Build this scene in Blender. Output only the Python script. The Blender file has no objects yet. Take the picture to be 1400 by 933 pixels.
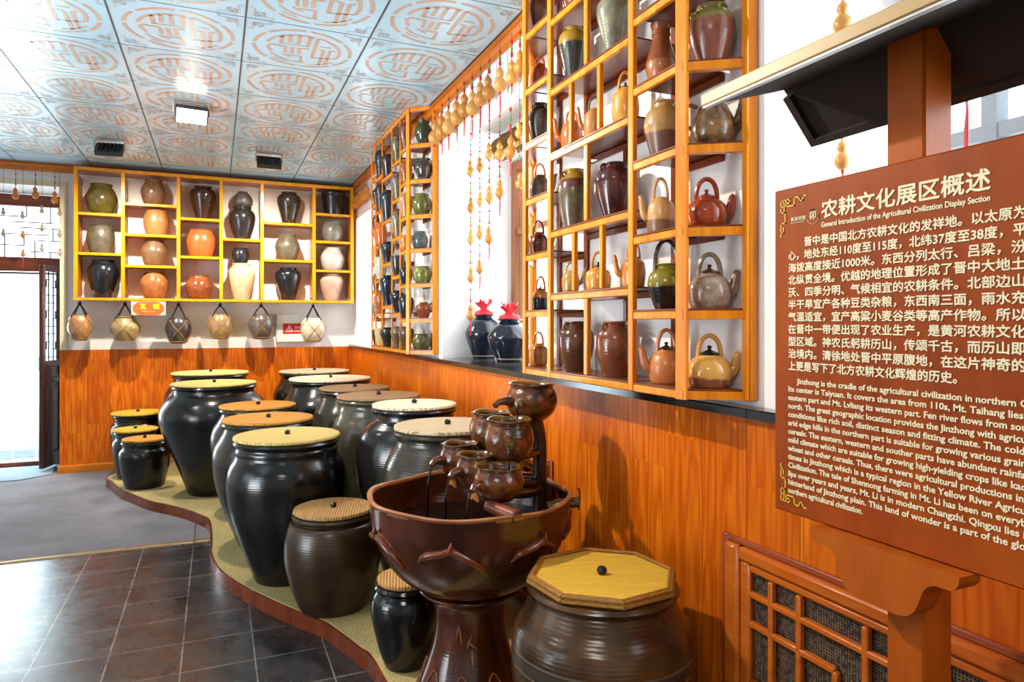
import bpy, math, random
from mathutils import Vector, Matrix
random.seed(7)
PI = math.pi
SC = bpy.context.scene
COL = SC.collection

# ------------------------------------------------------------------ camera, sky, lights, exposure
F, CZ = 935.0, 1.42                      # focal length in pixels of the 1400x933 frame, eye height
YAW = math.atan2(405.0, 935.0)
CS, SN = math.cos(YAW), math.sin(YAW)
CEIL, XWALL, XWOOD, YBACK = 2.91, 1.395, 1.36, 7.6

cd = bpy.data.cameras.new('camera'); cam = bpy.data.objects.new('camera', cd); COL.objects.link(cam)
cam.location = (0, 0, CZ); cam.rotation_euler = (PI/2, 0, -YAW)
cd.sensor_width = 36; cd.lens = 36*F/1400; cd.shift_y = -24.5/1400; cd.clip_start = 0.02
SC.camera = cam
SC.view_settings.view_transform = 'Standard'; SC.view_settings.look = 'None'
SC.view_settings.exposure = 0.0; SC.view_settings.gamma = 1.0; SC.view_settings.use_curve_mapping = False

w = bpy.data.worlds.new('sky'); SC.world = w; w.use_nodes = True
bg = w.node_tree.nodes['Background']; bg.inputs[0].default_value = (0.86, 0.94, 1.0, 1); bg.inputs[1].default_value = 3.2

def lamp(name, kind, loc, target, energy, color, **kw):
    l = bpy.data.lights.new(name, kind); l.energy = energy; l.color = color
    for k, v in kw.items(): setattr(l, k, v)
    o = bpy.data.objects.new(name, l); COL.objects.link(o); o.location = loc
    o.rotation_euler = (Vector(target)-Vector(loc)).to_track_quat('-Z', 'Y').to_euler()
    return o
WARM = (1.0, 0.89, 0.74)
# the two wall-washing floodlights, the one that faces into the room, the one above the aisle
lamp('flood_beam_left', 'SPOT', (-0.787, 6.40, 2.82), (-0.62, 7.55, 0.85), 400, WARM, spot_size=2.2, spot_blend=0.9, shadow_soft_size=0.04)
lamp('flood_beam_right', 'SPOT', (0.427, 6.36, 2.82), (0.40, 7.55, 0.85), 400, WARM, spot_size=2.2, spot_blend=0.9, shadow_soft_size=0.04)
lamp('flood_beam_middle', 'SPOT', (-0.15, 5.0, 2.80), (0.35, 3.6, 0.5), 150, WARM, spot_size=2.4, spot_blend=0.6, shadow_soft_size=0.05)
lamp('flood_beam_aisle', 'SPOT', (-1.6, 2.30, 2.82), (1.3, 2.2, 0.38), 620, WARM, spot_size=0.82, spot_blend=0.6, shadow_soft_size=0.05)
lamp('flood_beam_shelf', 'SPOT', (-0.45, 2.75, 2.83), (1.3, 2.0, 1.75), 240, WARM, spot_size=1.7, spot_blend=0.5, shadow_soft_size=0.035)
lamp('flood_beam_far', 'SPOT', (-1.5, 4.6, 2.82), (1.3, 5.1, 1.6), 270, WARM, spot_size=1.3, spot_blend=0.6, shadow_soft_size=0.05)
lamp('fill_light_behind_camera', 'AREA', (-0.9, -0.6, 2.88), (-0.9, -0.6, 0), 45, (1, 0.93, 0.84), shape='RECTANGLE', size=0.6, size_y=1.2)  # added fill lamp out of view, stands for general room light
# daylight at the right-wall windows and the door
DAY = (0.88, 0.95, 1.0)
lamp('daylight_window_1', 'AREA', (1.86, 3.58, 1.9), (0, 3.58, 1.7), 26, DAY, shape='RECTANGLE', size=1.2, size_y=1.5)
lamp('daylight_window_2', 'AREA', (1.86, 0.8, 1.9), (0, 0.8, 1.7), 26, DAY, shape='RECTANGLE', size=1.2, size_y=1.0)
lamp('daylight_window_3', 'AREA', (1.86, 7.0, 1.9), (0, 7.0, 1.7), 18, DAY, shape='RECTANGLE', size=1.2, size_y=0.7)
lamp('daylight_door', 'AREA', (-2.0, 8.25, 1.1), (-1.7, 4, 0.6), 60, DAY, shape='RECTANGLE', size=1.0, size_y=1.8)
lamp('ceiling_fill_left', 'AREA', (-3.38, 2.2, 1.7), (-0.6, 3.4, 2.9), 95, DAY, shape='RECTANGLE', size=1.4, size_y=3.2, spread=1.5)  # added lamp by the unseen left wall, aimed up to brighten the ceiling

# ------------------------------------------------------------------ pixel of the frame -> point on a real plane
def ray(u, v):
    du = u-700.0
    return (SN*F+CS*du, CS*F-SN*du, 442.0-v)
def at_x(u, v, x): r = ray(u, v); t = x/r[0]; return Vector((x, r[1]*t, CZ+r[2]*t))
def at_y(u, v, y): r = ray(u, v); t = y/r[1]; return Vector((r[0]*t, y, CZ+r[2]*t))
def at_z(u, v, z): r = ray(u, v); t = (z-CZ)/r[2]; return Vector((r[0]*t, r[1]*t, z))
def depth(p): return p[0]*SN+p[1]*CS
def off(p): l = p[0]*CS-p[1]*SN; return depth(p)/math.hypot(depth(p), l)   # a ball off the axis shows wider by this
def px(n, p): return n*depth(p)/F*off(p)     # half width of a round thing that shows n pixels, in metres
RIGHT = Vector((CS, -SN, 0))

# ------------------------------------------------------------------ materials
def srgb(r, g, b):
    f = lambda c: (c/255/12.92 if c <= 10 else ((c/255+0.055)/1.055)**2.4)
    return (f(r), f(g), f(b), 1)
class NT:
    def __init__(s, name):
        s.m = bpy.data.materials.new(name); s.m.use_nodes = True
        s.t = s.m.node_tree; s.n = s.t.nodes; s.b = s.n['Principled BSDF']
    def new(s, typ, **kw):
        n = s.n.new(typ)
        for k, v in kw.items(): setattr(n, k, v)
        return n
    def link(s, a, b): s.t.links.new(a, b)
    def val(s, sock, v):
        if hasattr(v, 'links') or hasattr(v, 'is_output'): s.link(v, sock)
        else: sock.default_value = v
    def math(s, op, a, b=0.0, c=0.0):
        n = s.new('ShaderNodeMath', operation=op)
        s.val(n.inputs[0], a); s.val(n.inputs[1], b)
        if op in ('MULTIPLY_ADD', 'SMOOTH_MIN', 'WRAP'): s.val(n.inputs[2], c)
        return n.outputs[0]
    def mix(s, f, a, b):
        n = s.new('ShaderNodeMix', data_type='RGBA')
        s.val(n.inputs['Factor'], f); s.val(n.inputs[6], a); s.val(n.inputs[7], b)
        return n.outputs[2]
    def noise(s, vec, scale, detail=3.0, rough=0.5):
        n = s.new('ShaderNodeTexNoise'); n.inputs['Scale'].default_value = scale
        n.inputs['Detail'].default_value = detail; n.inputs['Roughness'].default_value = rough
        if vec is not None: s.link(vec, n.inputs['Vector'])
        return n.outputs['Fac']
    def coords(s): return s.new('ShaderNodeTexCoord').outputs['Object']
    def xyz(s, vec):
        n = s.new('ShaderNodeSeparateXYZ'); s.link(vec, n.inputs[0]); return n.outputs
    def vec(s, x, y, z):
        n = s.new('ShaderNodeCombineXYZ'); s.val(n.inputs[0], x); s.val(n.inputs[1], y); s.val(n.inputs[2], z); return n.outputs[0]
    def ramp(s, f, lo, hi):
        n = s.new('ShaderNodeMapRange'); s.val(n.inputs[0], f); n.inputs[1].default_value = lo; n.inputs[2].default_value = hi
        return n.outputs[0]
    def bump(s, h, strength=0.3, dist=0.01):
        n = s.new('ShaderNodeBump'); n.inputs['Strength'].default_value = strength; n.inputs['Distance'].default_value = dist
        s.link(h, n.inputs['Height']); s.link(n.outputs[0], s.b.inputs['Normal'])
    def base(s, c, rough=0.5, metal=0.0, coat=0.0, spec=0.5):
        s.val(s.b.inputs['Base Color'], c); s.val(s.b.inputs['Roughness'], rough)
        s.b.inputs['Metallic'].default_value = metal; s.b.inputs['Coat Weight'].default_value = coat
        s.b.inputs['Coat Roughness'].default_value = 0.12; s.b.inputs['Specular IOR Level'].default_value = spec
        return s.m

def plain(name, c, rough=0.5, metal=0.0, coat=0.0, var=0.12, scale=14, bump=0.0):
    t = NT(name); o = t.coords(); n = t.noise(o, scale)
    d = tuple(x*(1-var*2) for x in c[:3])+(1,); l = tuple(min(1, x*(1+var)) for x in c[:3])+(1,)
    if bump: t.bump(t.noise(o, scale*6), bump, 0.004)
    return t.base(t.mix(n, d, l), rough, metal, coat)

GL = {}
def glaze(c1, c2, top=None, split=None, rough=0.22, scale=9, rings=0.25, band=None, coat=0.25):
    """thrown stoneware: mottled c1/c2, optional other glaze above the height split (metres above the foot), faint throwing rings"""
    k = (c1, c2, top, split, rough, scale, rings, band, coat)
    if k in GL: return GL[k]
    t = NT('glazed_stoneware'); o = t.coords(); x, y, z = t.xyz(o)
    n = t.noise(o, scale, 4, 0.6); n2 = t.noise(o, scale*5, 2)
    col = t.mix(t.ramp(n, 0.32, 0.68), srgb(*c1), srgb(*c2))
    if top:
        e = t.math('ADD', z, t.math('MULTIPLY', t.math('SUBTRACT', n, 0.5), 0.025))
        col = t.mix(t.ramp(e, split-0.003, split+0.003), col, srgb(*top))
    if band:
        for (z0, z1, bc) in band:
            f = t.math('MULTIPLY', t.math('GREATER_THAN', z, z0), t.math('LESS_THAN', z, z1))
            col = t.mix(f, col, srgb(*bc))
    wv = t.math('SINE', t.math('MULTIPLY', t.math('ADD', z, t.math('MULTIPLY', n2, 0.004)), 2*PI/0.011))
    t.bump(t.math('ADD', t.math('MULTIPLY', t.math('MULTIPLY', wv, n), rings), t.math('MULTIPLY', n2, 0.5)), 0.3, 0.0016)
    GL[k] = t.base(col, t.ramp(n2, -1.2, 3.2) if rough is None else rough, 0, coat)
    return GL[k]

def varnish(name, c1, c2, rough=0.3, axis='z', scale=26, coat=0.3, spec=0.3):
    """varnished timber with grain along one axis"""
    t = NT(name); x, y, z = t.xyz(t.coords()); k = {'x': (2, scale, scale), 'y': (scale, 2, scale), 'z': (scale, scale, 2)}[axis]
    v = t.vec(t.math('MULTIPLY', x, k[0]), t.math('MULTIPLY', y, k[1]), t.math('MULTIPLY', z, k[2]))
    n = t.noise(v, 1.0, 5, 0.65); t.bump(n, 0.12, 0.003)
    return t.base(t.mix(t.ramp(n, 0.3, 0.7), srgb(*c1), srgb(*c2)), rough, 0, coat, spec)

def laminate(name, c1, c2, c3):
    """vertical laminate planks, different on every plank; runs along x or y alike"""
    t = NT(name); g = t.new('ShaderNodeNewGeometry'); x, y, z = t.xyz(g.outputs['Position'])
    a = t.math('ADD', x, y); a = t.math('DIVIDE', a, 0.19); i = t.math('FLOOR', a)
    wn = t.new('ShaderNodeTexWhiteNoise', noise_dimensions='1D'); t.link(i, wn.inputs['W'])
    j = t.math('FLOOR', t.math('ADD', t.math('DIVIDE', z, 0.62), t.math('MULTIPLY', wn.outputs['Value'], 3.0)))
    seed = t.math('ADD', t.math('MULTIPLY', i, 7.31), t.math('MULTIPLY', j, 3.17))
    wn2 = t.new('ShaderNodeTexWhiteNoise', noise_dimensions='1D'); t.link(seed, wn2.inputs['W'])
    v = t.vec(t.math('MULTIPLY', a, 2.6), t.math('ADD', t.math('MULTIPLY', z, 1.1), t.math('MULTIPLY', seed, 5.0)), seed)
    n = t.noise(v, 1.0, 2, 0.4)
    rings = t.math('MULTIPLY_ADD', t.math('SINE', t.math('MULTIPLY', n, 46.0)), 0.5, 0.5)
    fine = t.noise(t.vec(t.math('MULTIPLY', a, 22.0), t.math('MULTIPLY', z, 4.0), seed), 1.0, 3)
    col = t.mix(t.math('MULTIPLY', rings, 0.9), srgb(*c1), srgb(*c2))
    col = t.mix(t.math('MULTIPLY', t.ramp(fine, 0.42, 0.72), 0.5), col, srgb(*c3))
    col = t.mix(t.math('MULTIPLY', wn2.outputs['Value'], 0.45), col, srgb(*c3))
    fa = t.math('FRACT', a); joint = t.math('LESS_THAN', fa, 0.014)
    col = t.mix(t.math('MULTIPLY', joint, 0.6), col, srgb(70, 28, 6))
    return t.base(col, 0.36, 0, 0.0, 0.22)

def lines2(t, p, q, p0, q0, s, wdt):
    fp = t.math('FRACT', t.math('DIVIDE', t.math('SUBTRACT', p, p0-50*s-wdt/2), s))
    fq = t.math('FRACT', t.math('DIVIDE', t.math('SUBTRACT', q, q0-50*s-wdt/2), s))
    return t.math('MAXIMUM', t.math('LESS_THAN', fp, wdt/s), t.math('LESS_THAN', fq, wdt/s))

def mat_tiles():
    t = NT('dark_slate_tile'); o = t.coords(); x, y, z = t.xyz(o)
    ln = lines2(t, x, y, -0.1326, 3.079, 0.2852, 0.006)
    n = t.noise(o, 5, 5, 0.65); n2 = t.noise(o, 60, 3)
    col = t.mix(t.ramp(n, 0.3, 0.7), srgb(26, 25, 30), srgb(60, 57, 58))
    col = t.mix(t.math('MULTIPLY', t.ramp(n2, 0.6, 0.8), 0.35), col, srgb(120, 112, 108))
    col = t.mix(t.math('MULTIPLY', ln, t.ramp(n, 0.2, 0.6)), col, srgb(150, 142, 132))
    t.bump(t.math('SUBTRACT', t.math('MULTIPLY', n, 0.3), ln), 0.25, 0.003)
    return t.base(col, t.ramp(t.noise(o, 9, 3), -0.5, 3.0), 0, 0.0, 0.8)
def mat_carpet(name, c1, c2):
    t = NT(name); o = t.coords(); n = t.noise(o, 2.2, 4, 0.6); f = t.noise(o, 420, 2)
    col = t.mix(t.ramp(n, 0.25, 0.75), srgb(*c1), srgb(*c2)); col = t.mix(t.math('MULTIPLY', f, 0.5), col, srgb(*c1))
    t.bump(f, 0.6, 0.003)
    return t.base(col, 0.95, 0, 0, 0.1)
def mat_sand():
    t = NT('sandy_cement'); o = t.coords(); n = t.noise(o, 5, 4); f = t.noise(o, 160, 3)
    col = t.mix(n, srgb(176, 156, 100), srgb(210, 192, 138)); col = t.mix(t.ramp(f, 0.45, 0.75), col, srgb(128, 108, 62))
    t.bump(f, 0.8, 0.004); return t.base(col, 0.95, 0, 0, 0.1)
def mat_straw(name, c1, c2, ang=0.0, pitch=0.0075):
    """lid of stalks laid side by side"""
    t = NT(name); o = t.coords(); x, y, z = t.xyz(o)
    a = t.math('ADD', t.math('MULTIPLY', x, math.cos(ang)), t.math('MULTIPLY', y, math.sin(ang)))
    b = t.math('SUBTRACT', t.math('MULTIPLY', y, math.cos(ang)), t.math('MULTIPLY', x, math.sin(ang)))
    st = t.math('MULTIPLY_ADD', t.math('SINE', t.math('MULTIPLY', a, 2*PI/pitch)), 0.5, 0.5)
    n = t.noise(t.vec(t.math('MULTIPLY', a, 130.0), t.math('MULTIPLY', b, 5.0), 0.0), 1.0, 4, 0.7)
    col = t.mix(t.ramp(n, 0.3, 0.72), srgb(*c1), srgb(*c2))
    col = t.mix(t.math('MULTIPLY', t.ramp(st, 0.28, 0.0), 0.75), col, srgb(90, 60, 22))
    t.bump(t.math('MULTIPLY', st, 1.0), 0.5, 0.0025); return t.base(col, 0.6, 0, 0, 0.3)
def mat_glass(name='window_glass', tint=(0.96, 0.99, 1.0, 1), gloss=0.06):
    m = bpy.data.materials.new(name); m.use_nodes = True; nt = m.node_tree; nt.nodes.clear()
    o = nt.nodes.new('ShaderNodeOutputMaterial'); a = nt.nodes.new('ShaderNodeBsdfTransparent'); g = nt.nodes.new('ShaderNodeBsdfGlossy'); x = nt.nodes.new('ShaderNodeMixShader')
    a.inputs[0].default_value = tint; g.inputs['Roughness'].default_value = 0.02; x.inputs[0].default_value = gloss
    nt.links.new(a.outputs[0], x.inputs[1]); nt.links.new(g.outputs[0], x.inputs[2]); nt.links.new(x.outputs[0], o.inputs[0]); return m
def mat_scales(c1, c2):
    t = NT('scaled_stoneware'); o = t.coords()
    v = t.new('ShaderNodeTexVoronoi'); v.inputs['Scale'].default_value = 110; t.link(o, v.inputs['Vector'])
    n = t.noise(o, 22, 3); x, y, z = t.xyz(o)
    col = t.mix(t.ramp(n, 0.35, 0.65), srgb(*c1), srgb(*c2))
    t.bump(t.math('SUBTRACT', 1.0, v.outputs['Distance']), 0.6, 0.0013)
    return t.base(col, 0.2, 0, 0.3)

# ------------------------------------------------------------------ mesh building
class MB:
    def __init__(s): s.v = []; s.f = []; s.mi = []; s.cur = 0
    def add(s, vs, fs):
        k = len(s.v); s.v += [tuple(p) for p in vs]
        s.f += [tuple(i+k for i in q) for q in fs]; s.mi += [s.cur]*len(fs); return s
    def box(s, x0, x1, y0, y1, z0, z1):
        vs = [(x, y, z) for z in (z0, z1) for y in (y0, y1) for x in (x0, x1)]
        return s.add(vs, [(0, 2, 3, 1), (4, 5, 7, 6), (0, 1, 5, 4), (2, 6, 7, 3), (0, 4, 6, 2), (1, 3, 7, 5)])
    def bevel_box(s, x0, x1, y0, y1, z0, z1, b=0.003):
        """box with chamfered edges"""
        vs = []; idx = {}
        for sx in (0, 1):
            for sy in (0, 1):
                for sz in (0, 1):
                    X, Y, Z = (x0, x1)[sx], (y0, y1)[sy], (z0, z1)[sz]
                    dx, dy, dz = (b if sx == 0 else -b), (b if sy == 0 else -b), (b if sz == 0 else -b)
                    for a, p in enumerate(((X, Y+dy, Z+dz), (X+dx, Y, Z+dz), (X+dx, Y+dy, Z))):
                        idx[sx, sy, sz, a] = len(vs); vs.append(p)
        fs = []
        for i in (0, 1):
            q = [(0, 0), (1, 0), (1, 1), (0, 1)]
            fs.append([idx[i, a, c, 0] for a, c in (q if i else q[::-1])])
            fs.append([idx[a, i, c, 1] for a, c in (q[::-1] if i else q)])
            fs.append([idx[a, c, i, 2] for a, c in (q if i else q[::-1])])
        for i in (0, 1):
            for j in (0, 1):
                fs.append([idx[i, j, 0, 0], idx[i, j, 1, 0], idx[i, j, 1, 1], idx[i, j, 0, 1]])
                fs.append([idx[i, 0, j, 0], idx[i, 1, j, 0], idx[i, 1, j, 2], idx[i, 0, j, 2]])
                fs.append([idx[0, i, j, 1], idx[1, i, j, 1], idx[1, i, j, 2], idx[0, i, j, 2]])
                for k in (0, 1): fs.append([idx[i, j, k, 0], idx[i, j, k, 1], idx[i, j, k, 2]])
        fs = [f for f in fs if len(set(f)) == len(f)]
        # drop the doubled corner faces, then let the normals be recalculated
        seen = set(); out = []
        for f in fs:
            k = frozenset(f)
            if k not in seen: seen.add(k); out.append(f)
        s.fix = True
        return s.add(vs, out)
    def prism(s, pts, axis, a0, a1):
        """pts: outline in the two other axes (x,y order kept), pushed from a0 to a1 along axis"""
        def P(p, a): return {'x': (a, p[0], p[1]), 'y': (p[0], a, p[1]), 'z': (p[0], p[1], a)}[axis]
        n = len(pts); vs = [P(p, a0) for p in pts]+[P(p, a1) for p in pts]
        s.fix = True
        return s.add(vs, [tuple(range(n))[::-1], tuple(range(n, 2*n))]+[(i, (i+1) % n, n+(i+1) % n, n+i) for i in range(n)])
    def bar(s, p, q, wd, ht, up=(0, 0, 1)):
        p, q = Vector(p), Vector(q); d = (q-p).normalized(); upv = Vector(up)
        if abs(d.dot(upv)) > 0.95: upv = Vector((1, 0, 0))
        sd = d.cross(upv).normalized()*wd/2; u2 = sd.normalized().cross(d).normalized()*ht/2
        vs = [e+sg*sd+h*u2 for e in (p, q) for sg, h in ((-1, -1), (1, -1), (1, 1), (-1, 1))]
        s.fix = True
        return s.add(vs, [(0, 1, 2, 3), (7, 6, 5, 4)]+[(i, (i+1) % 4, 4+(i+1) % 4, 4+i) for i in range(4)])
    def tube(s, pts, r, n=8, cap=True):
        pts = [Vector(p) for p in pts]; m = len(pts); rs = r if isinstance(r, (list, tuple)) else [r]*m
        vs = []; prev = None
        for i, p in enumerate(pts):
            d = (pts[min(i+1, m-1)]-pts[max(i-1, 0)]).normalized()
            if prev is None:
                a = d.cross(Vector((0, 0, 1)));
                if a.length < 0.05: a = d.cross(Vector((1, 0, 0)))
            else: a = prev-d*prev.dot(d)
            a.normalize(); prev = a; b = d.cross(a)
            vs += [p+(a*math.cos(2*PI*k/n)+b*math.sin(2*PI*k/n))*rs[i] for k in range(n)]
        fs = [(i*n+k, i*n+(k+1) % n, (i+1)*n+(k+1) % n, (i+1)*n+k) for i in range(m-1) for k in range(n)]
        if cap: fs += [tuple(range(n))[::-1], tuple((m-1)*n+k for k in range(n))]
        s.fix = True
        return s.add(vs, fs)
    def lathe(s, prof, c=(0, 0, 0), n=32, mod=None, close=True):
        m = len(prof); vs = []
        for (r, z) in prof:
            for k in range(n):
                a = 2*PI*k/n; rr, zz = (r, z) if mod is None else mod(r, z, a)
                vs.append((c[0]+rr*math.cos(a), c[1]+rr*math.sin(a), c[2]+zz))
        fs = [(i*n+k, i*n+(k+1) % n, (i+1)*n+(k+1) % n, (i+1)*n+k) for i in range(m-1) for k in range(n)]
        if close: fs += [tuple(range(n))[::-1], tuple((m-1)*n+k for k in range(n))]
        return s.add(vs, fs)
    def ball(s, c, r, n=10, sq=1.0):
        return s.lathe([(r*math.sin(PI*i/6)+1e-5, -r*sq*math.cos(PI*i/6)) for i in range(7)], c, n)
    def build(s, name, mat, parent=None, smooth=True, loc=None):
        me = bpy.data.meshes.new(name); me.from_pydata(s.v, [], s.f)
        for m in (mat if isinstance(mat, (list, tuple)) else [mat]): me.materials.append(m)
        me.polygons.foreach_set('material_index', s.mi)
        if getattr(s, 'fix', False):
            import bmesh
            b = bmesh.new(); b.from_mesh(me); bmesh.ops.recalc_face_normals(b, faces=b.faces); b.to_mesh(me); b.free()
        if smooth:
            me.polygons.foreach_set('use_smooth', [True]*len(me.polygons))
            me.set_sharp_from_angle(angle=math.radians(38))
        me.update()
        o = bpy.data.objects.new(name, me); COL.objects.link(o)
        if parent is not None: o.parent = parent
        if loc is not None: o.location = loc
        return o
def spline(pts, k=4):
    """smooth polyline through pts (Catmull-Rom)"""
    out = []; n = len(pts)
    for i in range(n-1):
        p0, p1, p2, p3 = (Vector(pts[max(i-1, 0)]), Vector(pts[i]), Vector(pts[i+1]), Vector(pts[min(i+2, n-1)]))
        for j in range(k):
            t = j/k
            out.append(tuple(0.5*((2*p1)+(p2-p0)*t+(2*p0-5*p1+4*p2-p3)*t*t+(3*p1-p0-3*p2+p3)*t**3)))
    return out+[tuple(pts[-1])]

def tag(o, label, cat, group=None, kind=None):
    if label: o['label'] = label
    if cat: o['category'] = cat
    if group: o['group'] = group
    if kind: o['kind'] = kind
    return o
def thing(name, loc, label, cat, group=None):
    o = bpy.data.objects.new(name, None); COL.objects.link(o); o.location = loc; o.empty_display_size = 0.05
    return tag(o, label, cat, group)
def struct(name, mb, mat, smooth=False, loc=None):
    o = mb.build(name, mat, None, smooth, loc); o['kind'] = 'structure'; return o
# ------------------------------------------------------------------ shared materials
M_WHITE = plain('white_plaster', srgb(236, 232, 230), 0.8, var=0.02)
M_WOOD = laminate('orange_wood_laminate', (198, 92, 8), (232, 128, 24), (160, 62, 3))
M_TRIM = varnish('varnished_trim', (176, 84, 8), (214, 118, 18), 0.3, 'y')
M_TRIMX = varnish('varnished_trim_across', (186, 96, 8), (220, 132, 18), 0.3, 'x')
M_STONE = plain('black_stone', srgb(24, 25, 28), 0.16, coat=0.3, var=0.3)
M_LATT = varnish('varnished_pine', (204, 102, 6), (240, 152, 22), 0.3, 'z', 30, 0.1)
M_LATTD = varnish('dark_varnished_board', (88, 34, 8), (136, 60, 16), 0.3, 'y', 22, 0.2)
M_YEL = varnish('yellow_varnished_pine', (212, 128, 6), (236, 158, 16), 0.25, 'z', 20, 0.4)
M_YELD = varnish('orange_board', (176, 104, 20), (204, 130, 30), 0.35, 'x', 20, 0.2)
M_DARKW = varnish('dark_red_door_wood', (46, 20, 12), (84, 38, 22), 0.35, 'z', 20)
M_FRAME = varnish('brown_window_wood', (120, 66, 28), (160, 96, 44), 0.35, 'z', 20)
M_GLASS = mat_glass()

# ------------------------------------------------------------------ floor: slate tiles, carpet beyond a metal strip
struct('floor', MB().box(-3.5, 2.0, -2.6, 9.2, -0.1, 0.0), mat_tiles())
struct('floor_carpet', MB().box(-3.4, 1.36, 4.9, 8.12, -0.001, 0.006), mat_carpet('grey_carpet', (104, 104, 110), (148, 144, 150)))
struct('trim_1', MB().prism([(4.885, 0), (4.89, 0.008), (4.905, 0.011), (4.92, 0.006), (4.92, 0)], 'x', -3.4, 0.06), plain('brass_strip', srgb(198, 164, 120), 0.3, 0.8))

# ------------------------------------------------------------------ ceiling with printed medallions
TS, TX, TY = 0.604, 0.133, 3.569
def ceiling():
    mb = MB(); mb.cur = 0; mb.box(-3.5, 2.0, -2.6, 8.3, CEIL, CEIL+0.1)
    Z = CEIL-0.0012
    def strip(pts, wd, cx, cy, closed=False):
        P = [Vector((cx+p*R, cy-q*R)) for p, q in pts]; L = []; n = len(P)
        for i in range(n):
            d = (P[min(i+1, n-1)]-P[max(i-1, 0)]).normalized(); nn = Vector((-d.y, d.x))*wd/2
            L += [(P[i].x+nn.x, P[i].y+nn.y, Z), (P[i].x-nn.x, P[i].y-nn.y, Z)]
        mb.add(L, [(2*i, 2*i+1, 2*i+3, 2*i+2) for i in range(n-1)])
    def arc(r, a, b, k=None):
        k = k or max(3, int(abs(b-a)/9)); return [(r*math.cos(math.radians(a+(b-a)*i/k)), r*math.sin(math.radians(a+(b-a)*i/k))) for i in range(k+1)]
    R = 0.415*TS; W = 0.019; T = 0.011
    strokes = [(arc(1, a+3, b-3), W) for a, b in ((-8, 40), (40, 90), (90, 140), (140, 178), (178, 228), (228, 270), (270, 315), (315, 352))]
    strokes += [(arc(.76, 168, 78), W), ([(.08, .74), (.08, .22)], W), ([(.08, .22), (-.46, .19)], T), ([(-.47, .6), (-.47, .17)], W), ([(-.31, .68), (-.31, .3)], W), ([(-.13, .74), (-.13, .28)], W),
      ([(-.62, -.33), (-.73, -.06), (-.65, .05), (-.37, .04), (-.34, -.3)], W), ([(-.22, .05), (-.2, -.31)], W), ([(.12, .08), (-.08, .05), (-.06, -.29)], W), ([(-.3, -.42), (0, -.4), (.02, -.72)], W),
      (arc(.76, 212, 277), T), (arc(.56, 222, 250), T), (arc(.86, 228, 250), T),
      ([(.23, .72), (.23, -.39)], W), (arc(.77, 72, -20), W), ([(.23, -.39), (.72, -.27)], T), ([(.33, .3), (.56, .32)], T), ([(.31, .15), (.42, .13), (.43, -.78)], W), ([(.66, .19), (.56, .12), (.56, -.66)], W), (arc(.86, 284, 326), T)]
    scroll = []
    for (px_, q_, fx, fy) in ((-1.0, -1.0, 1, 1), (1.0, -1.0, -1, 1), (1.0, 1.0, -1, -1), (-1.0, 1.0, 1, -1)):
        s1 = [(.04, .16), (.16, .12), (.27, .17), (.36, .10), (.45, .12), (.47, .05), (.41, .04)]
        s2 = [(.06, .30), (.13, .26), (.09, .20), (.19, .21), (.23, .29), (.31, .26), (.30, .20)]
        for s_ in (s1, s2, [(b, a) for a, b in s1], [(b, a) for a, b in s2]):
            scroll.append((spline([(px_*1.17+fx*a, q_*1.17+fy*b) for a, b in s_], 2), 0.0055))
    for i in range(-5, 3):
        for j in range(-5, 7):
            x0 = TX+i*TS; y0 = TY+j*TS
            if x0+TS < -3.0 or x0 > 1.4 or y0+TS > 7.7: continue
            cx, cy = x0+TS/2, y0+TS/2
            full = cx+R < XWALL-0.06
            mb.cur = 1
            if full:
                for p, wd in strokes: strip(p, wd, cx, cy)
            mb.cur = 3
            for p, wd in scroll:
                if cx+TS/2 < XWALL-0.05 or p[0][0] < 0: strip(p, wd, cx, cy)
    mb.cur = 2
    for i in range(-5, 3):
        x = TX+i*TS
        mb.box(x-0.004, x+0.004, -2.6, 7.6, CEIL-0.002, CEIL+0.001)
    for j in range(-10, 8):
        y = TY+j*TS
        if y < 7.6: mb.box(-3.4, XWALL, y-0.0015, y+0.0015, CEIL-0.0015, CEIL+0.001)
    t = NT('printed_ceiling_panel'); o = t.coords(); n = t.noise(o, 1.2, 2)
    t.b.inputs['Specular IOR Level'].default_value = 0.8
    a = t.base(t.mix(n, srgb(172, 214, 234), srgb(190, 224, 240)), 0.22, 0.0, 0.0, 0.9)
    b = plain('medallion_print', srgb(204, 172, 150), 0.3, 0.0, var=0.08); c = plain('panel_joint', srgb(70, 74, 78), 0.5)
    d = plain('scroll_print', srgb(186, 184, 176), 0.3, 0.0)
    struct('ceiling', mb, [a, b, c, d])
ceiling()

# ------------------------------------------------------------------ walls
WIN = {1: (2.77, 4.40), 2: (0.15, 1.42), 3: (6.62, 7.45)}     # window recesses along the right wall
SILLZ, HEADZ, XGL = 1.185, 2.54, 1.90
wr = MB()
wr.box(XWALL, 2.05, -2.6, 8.2, 0, SILLZ-0.026)
for a, b in ((-2.6, 0.15), (1.42, 2.77), (4.40, 6.62), (7.45, 8.2)): wr.box(XWALL, 2.05, a, b, SILLZ-0.026, CEIL)
for a, b in WIN.values(): wr.box(XWALL, 2.05, a, b, HEADZ, CEIL)
struct('wall_right', wr, M_WHITE)
wb = MB(); wb.box(-1.346, XWALL, YBACK, 8.15, 0, CEIL); wb.box(-3.5, -2.75, YBACK, 8.15, 0, CEIL); wb.box(-2.75, -1.346, YBACK, 8.15, 2.70, CEIL)
struct('wall_back', wb, M_WHITE)
wl = MB()
for a, b in ((-2.6, 0.4), (1.9, 2.6), (4.1, 8.2)): wl.box(-3.6, -3.42, a, b, 0, CEIL)
for a, b in ((0.4, 1.9), (2.6, 4.1)): wl.box(-3.6, -3.42, a, b, 0, 0.9); wl.box(-3.6, -3.42, a, b, 2.5, CEIL)
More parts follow.
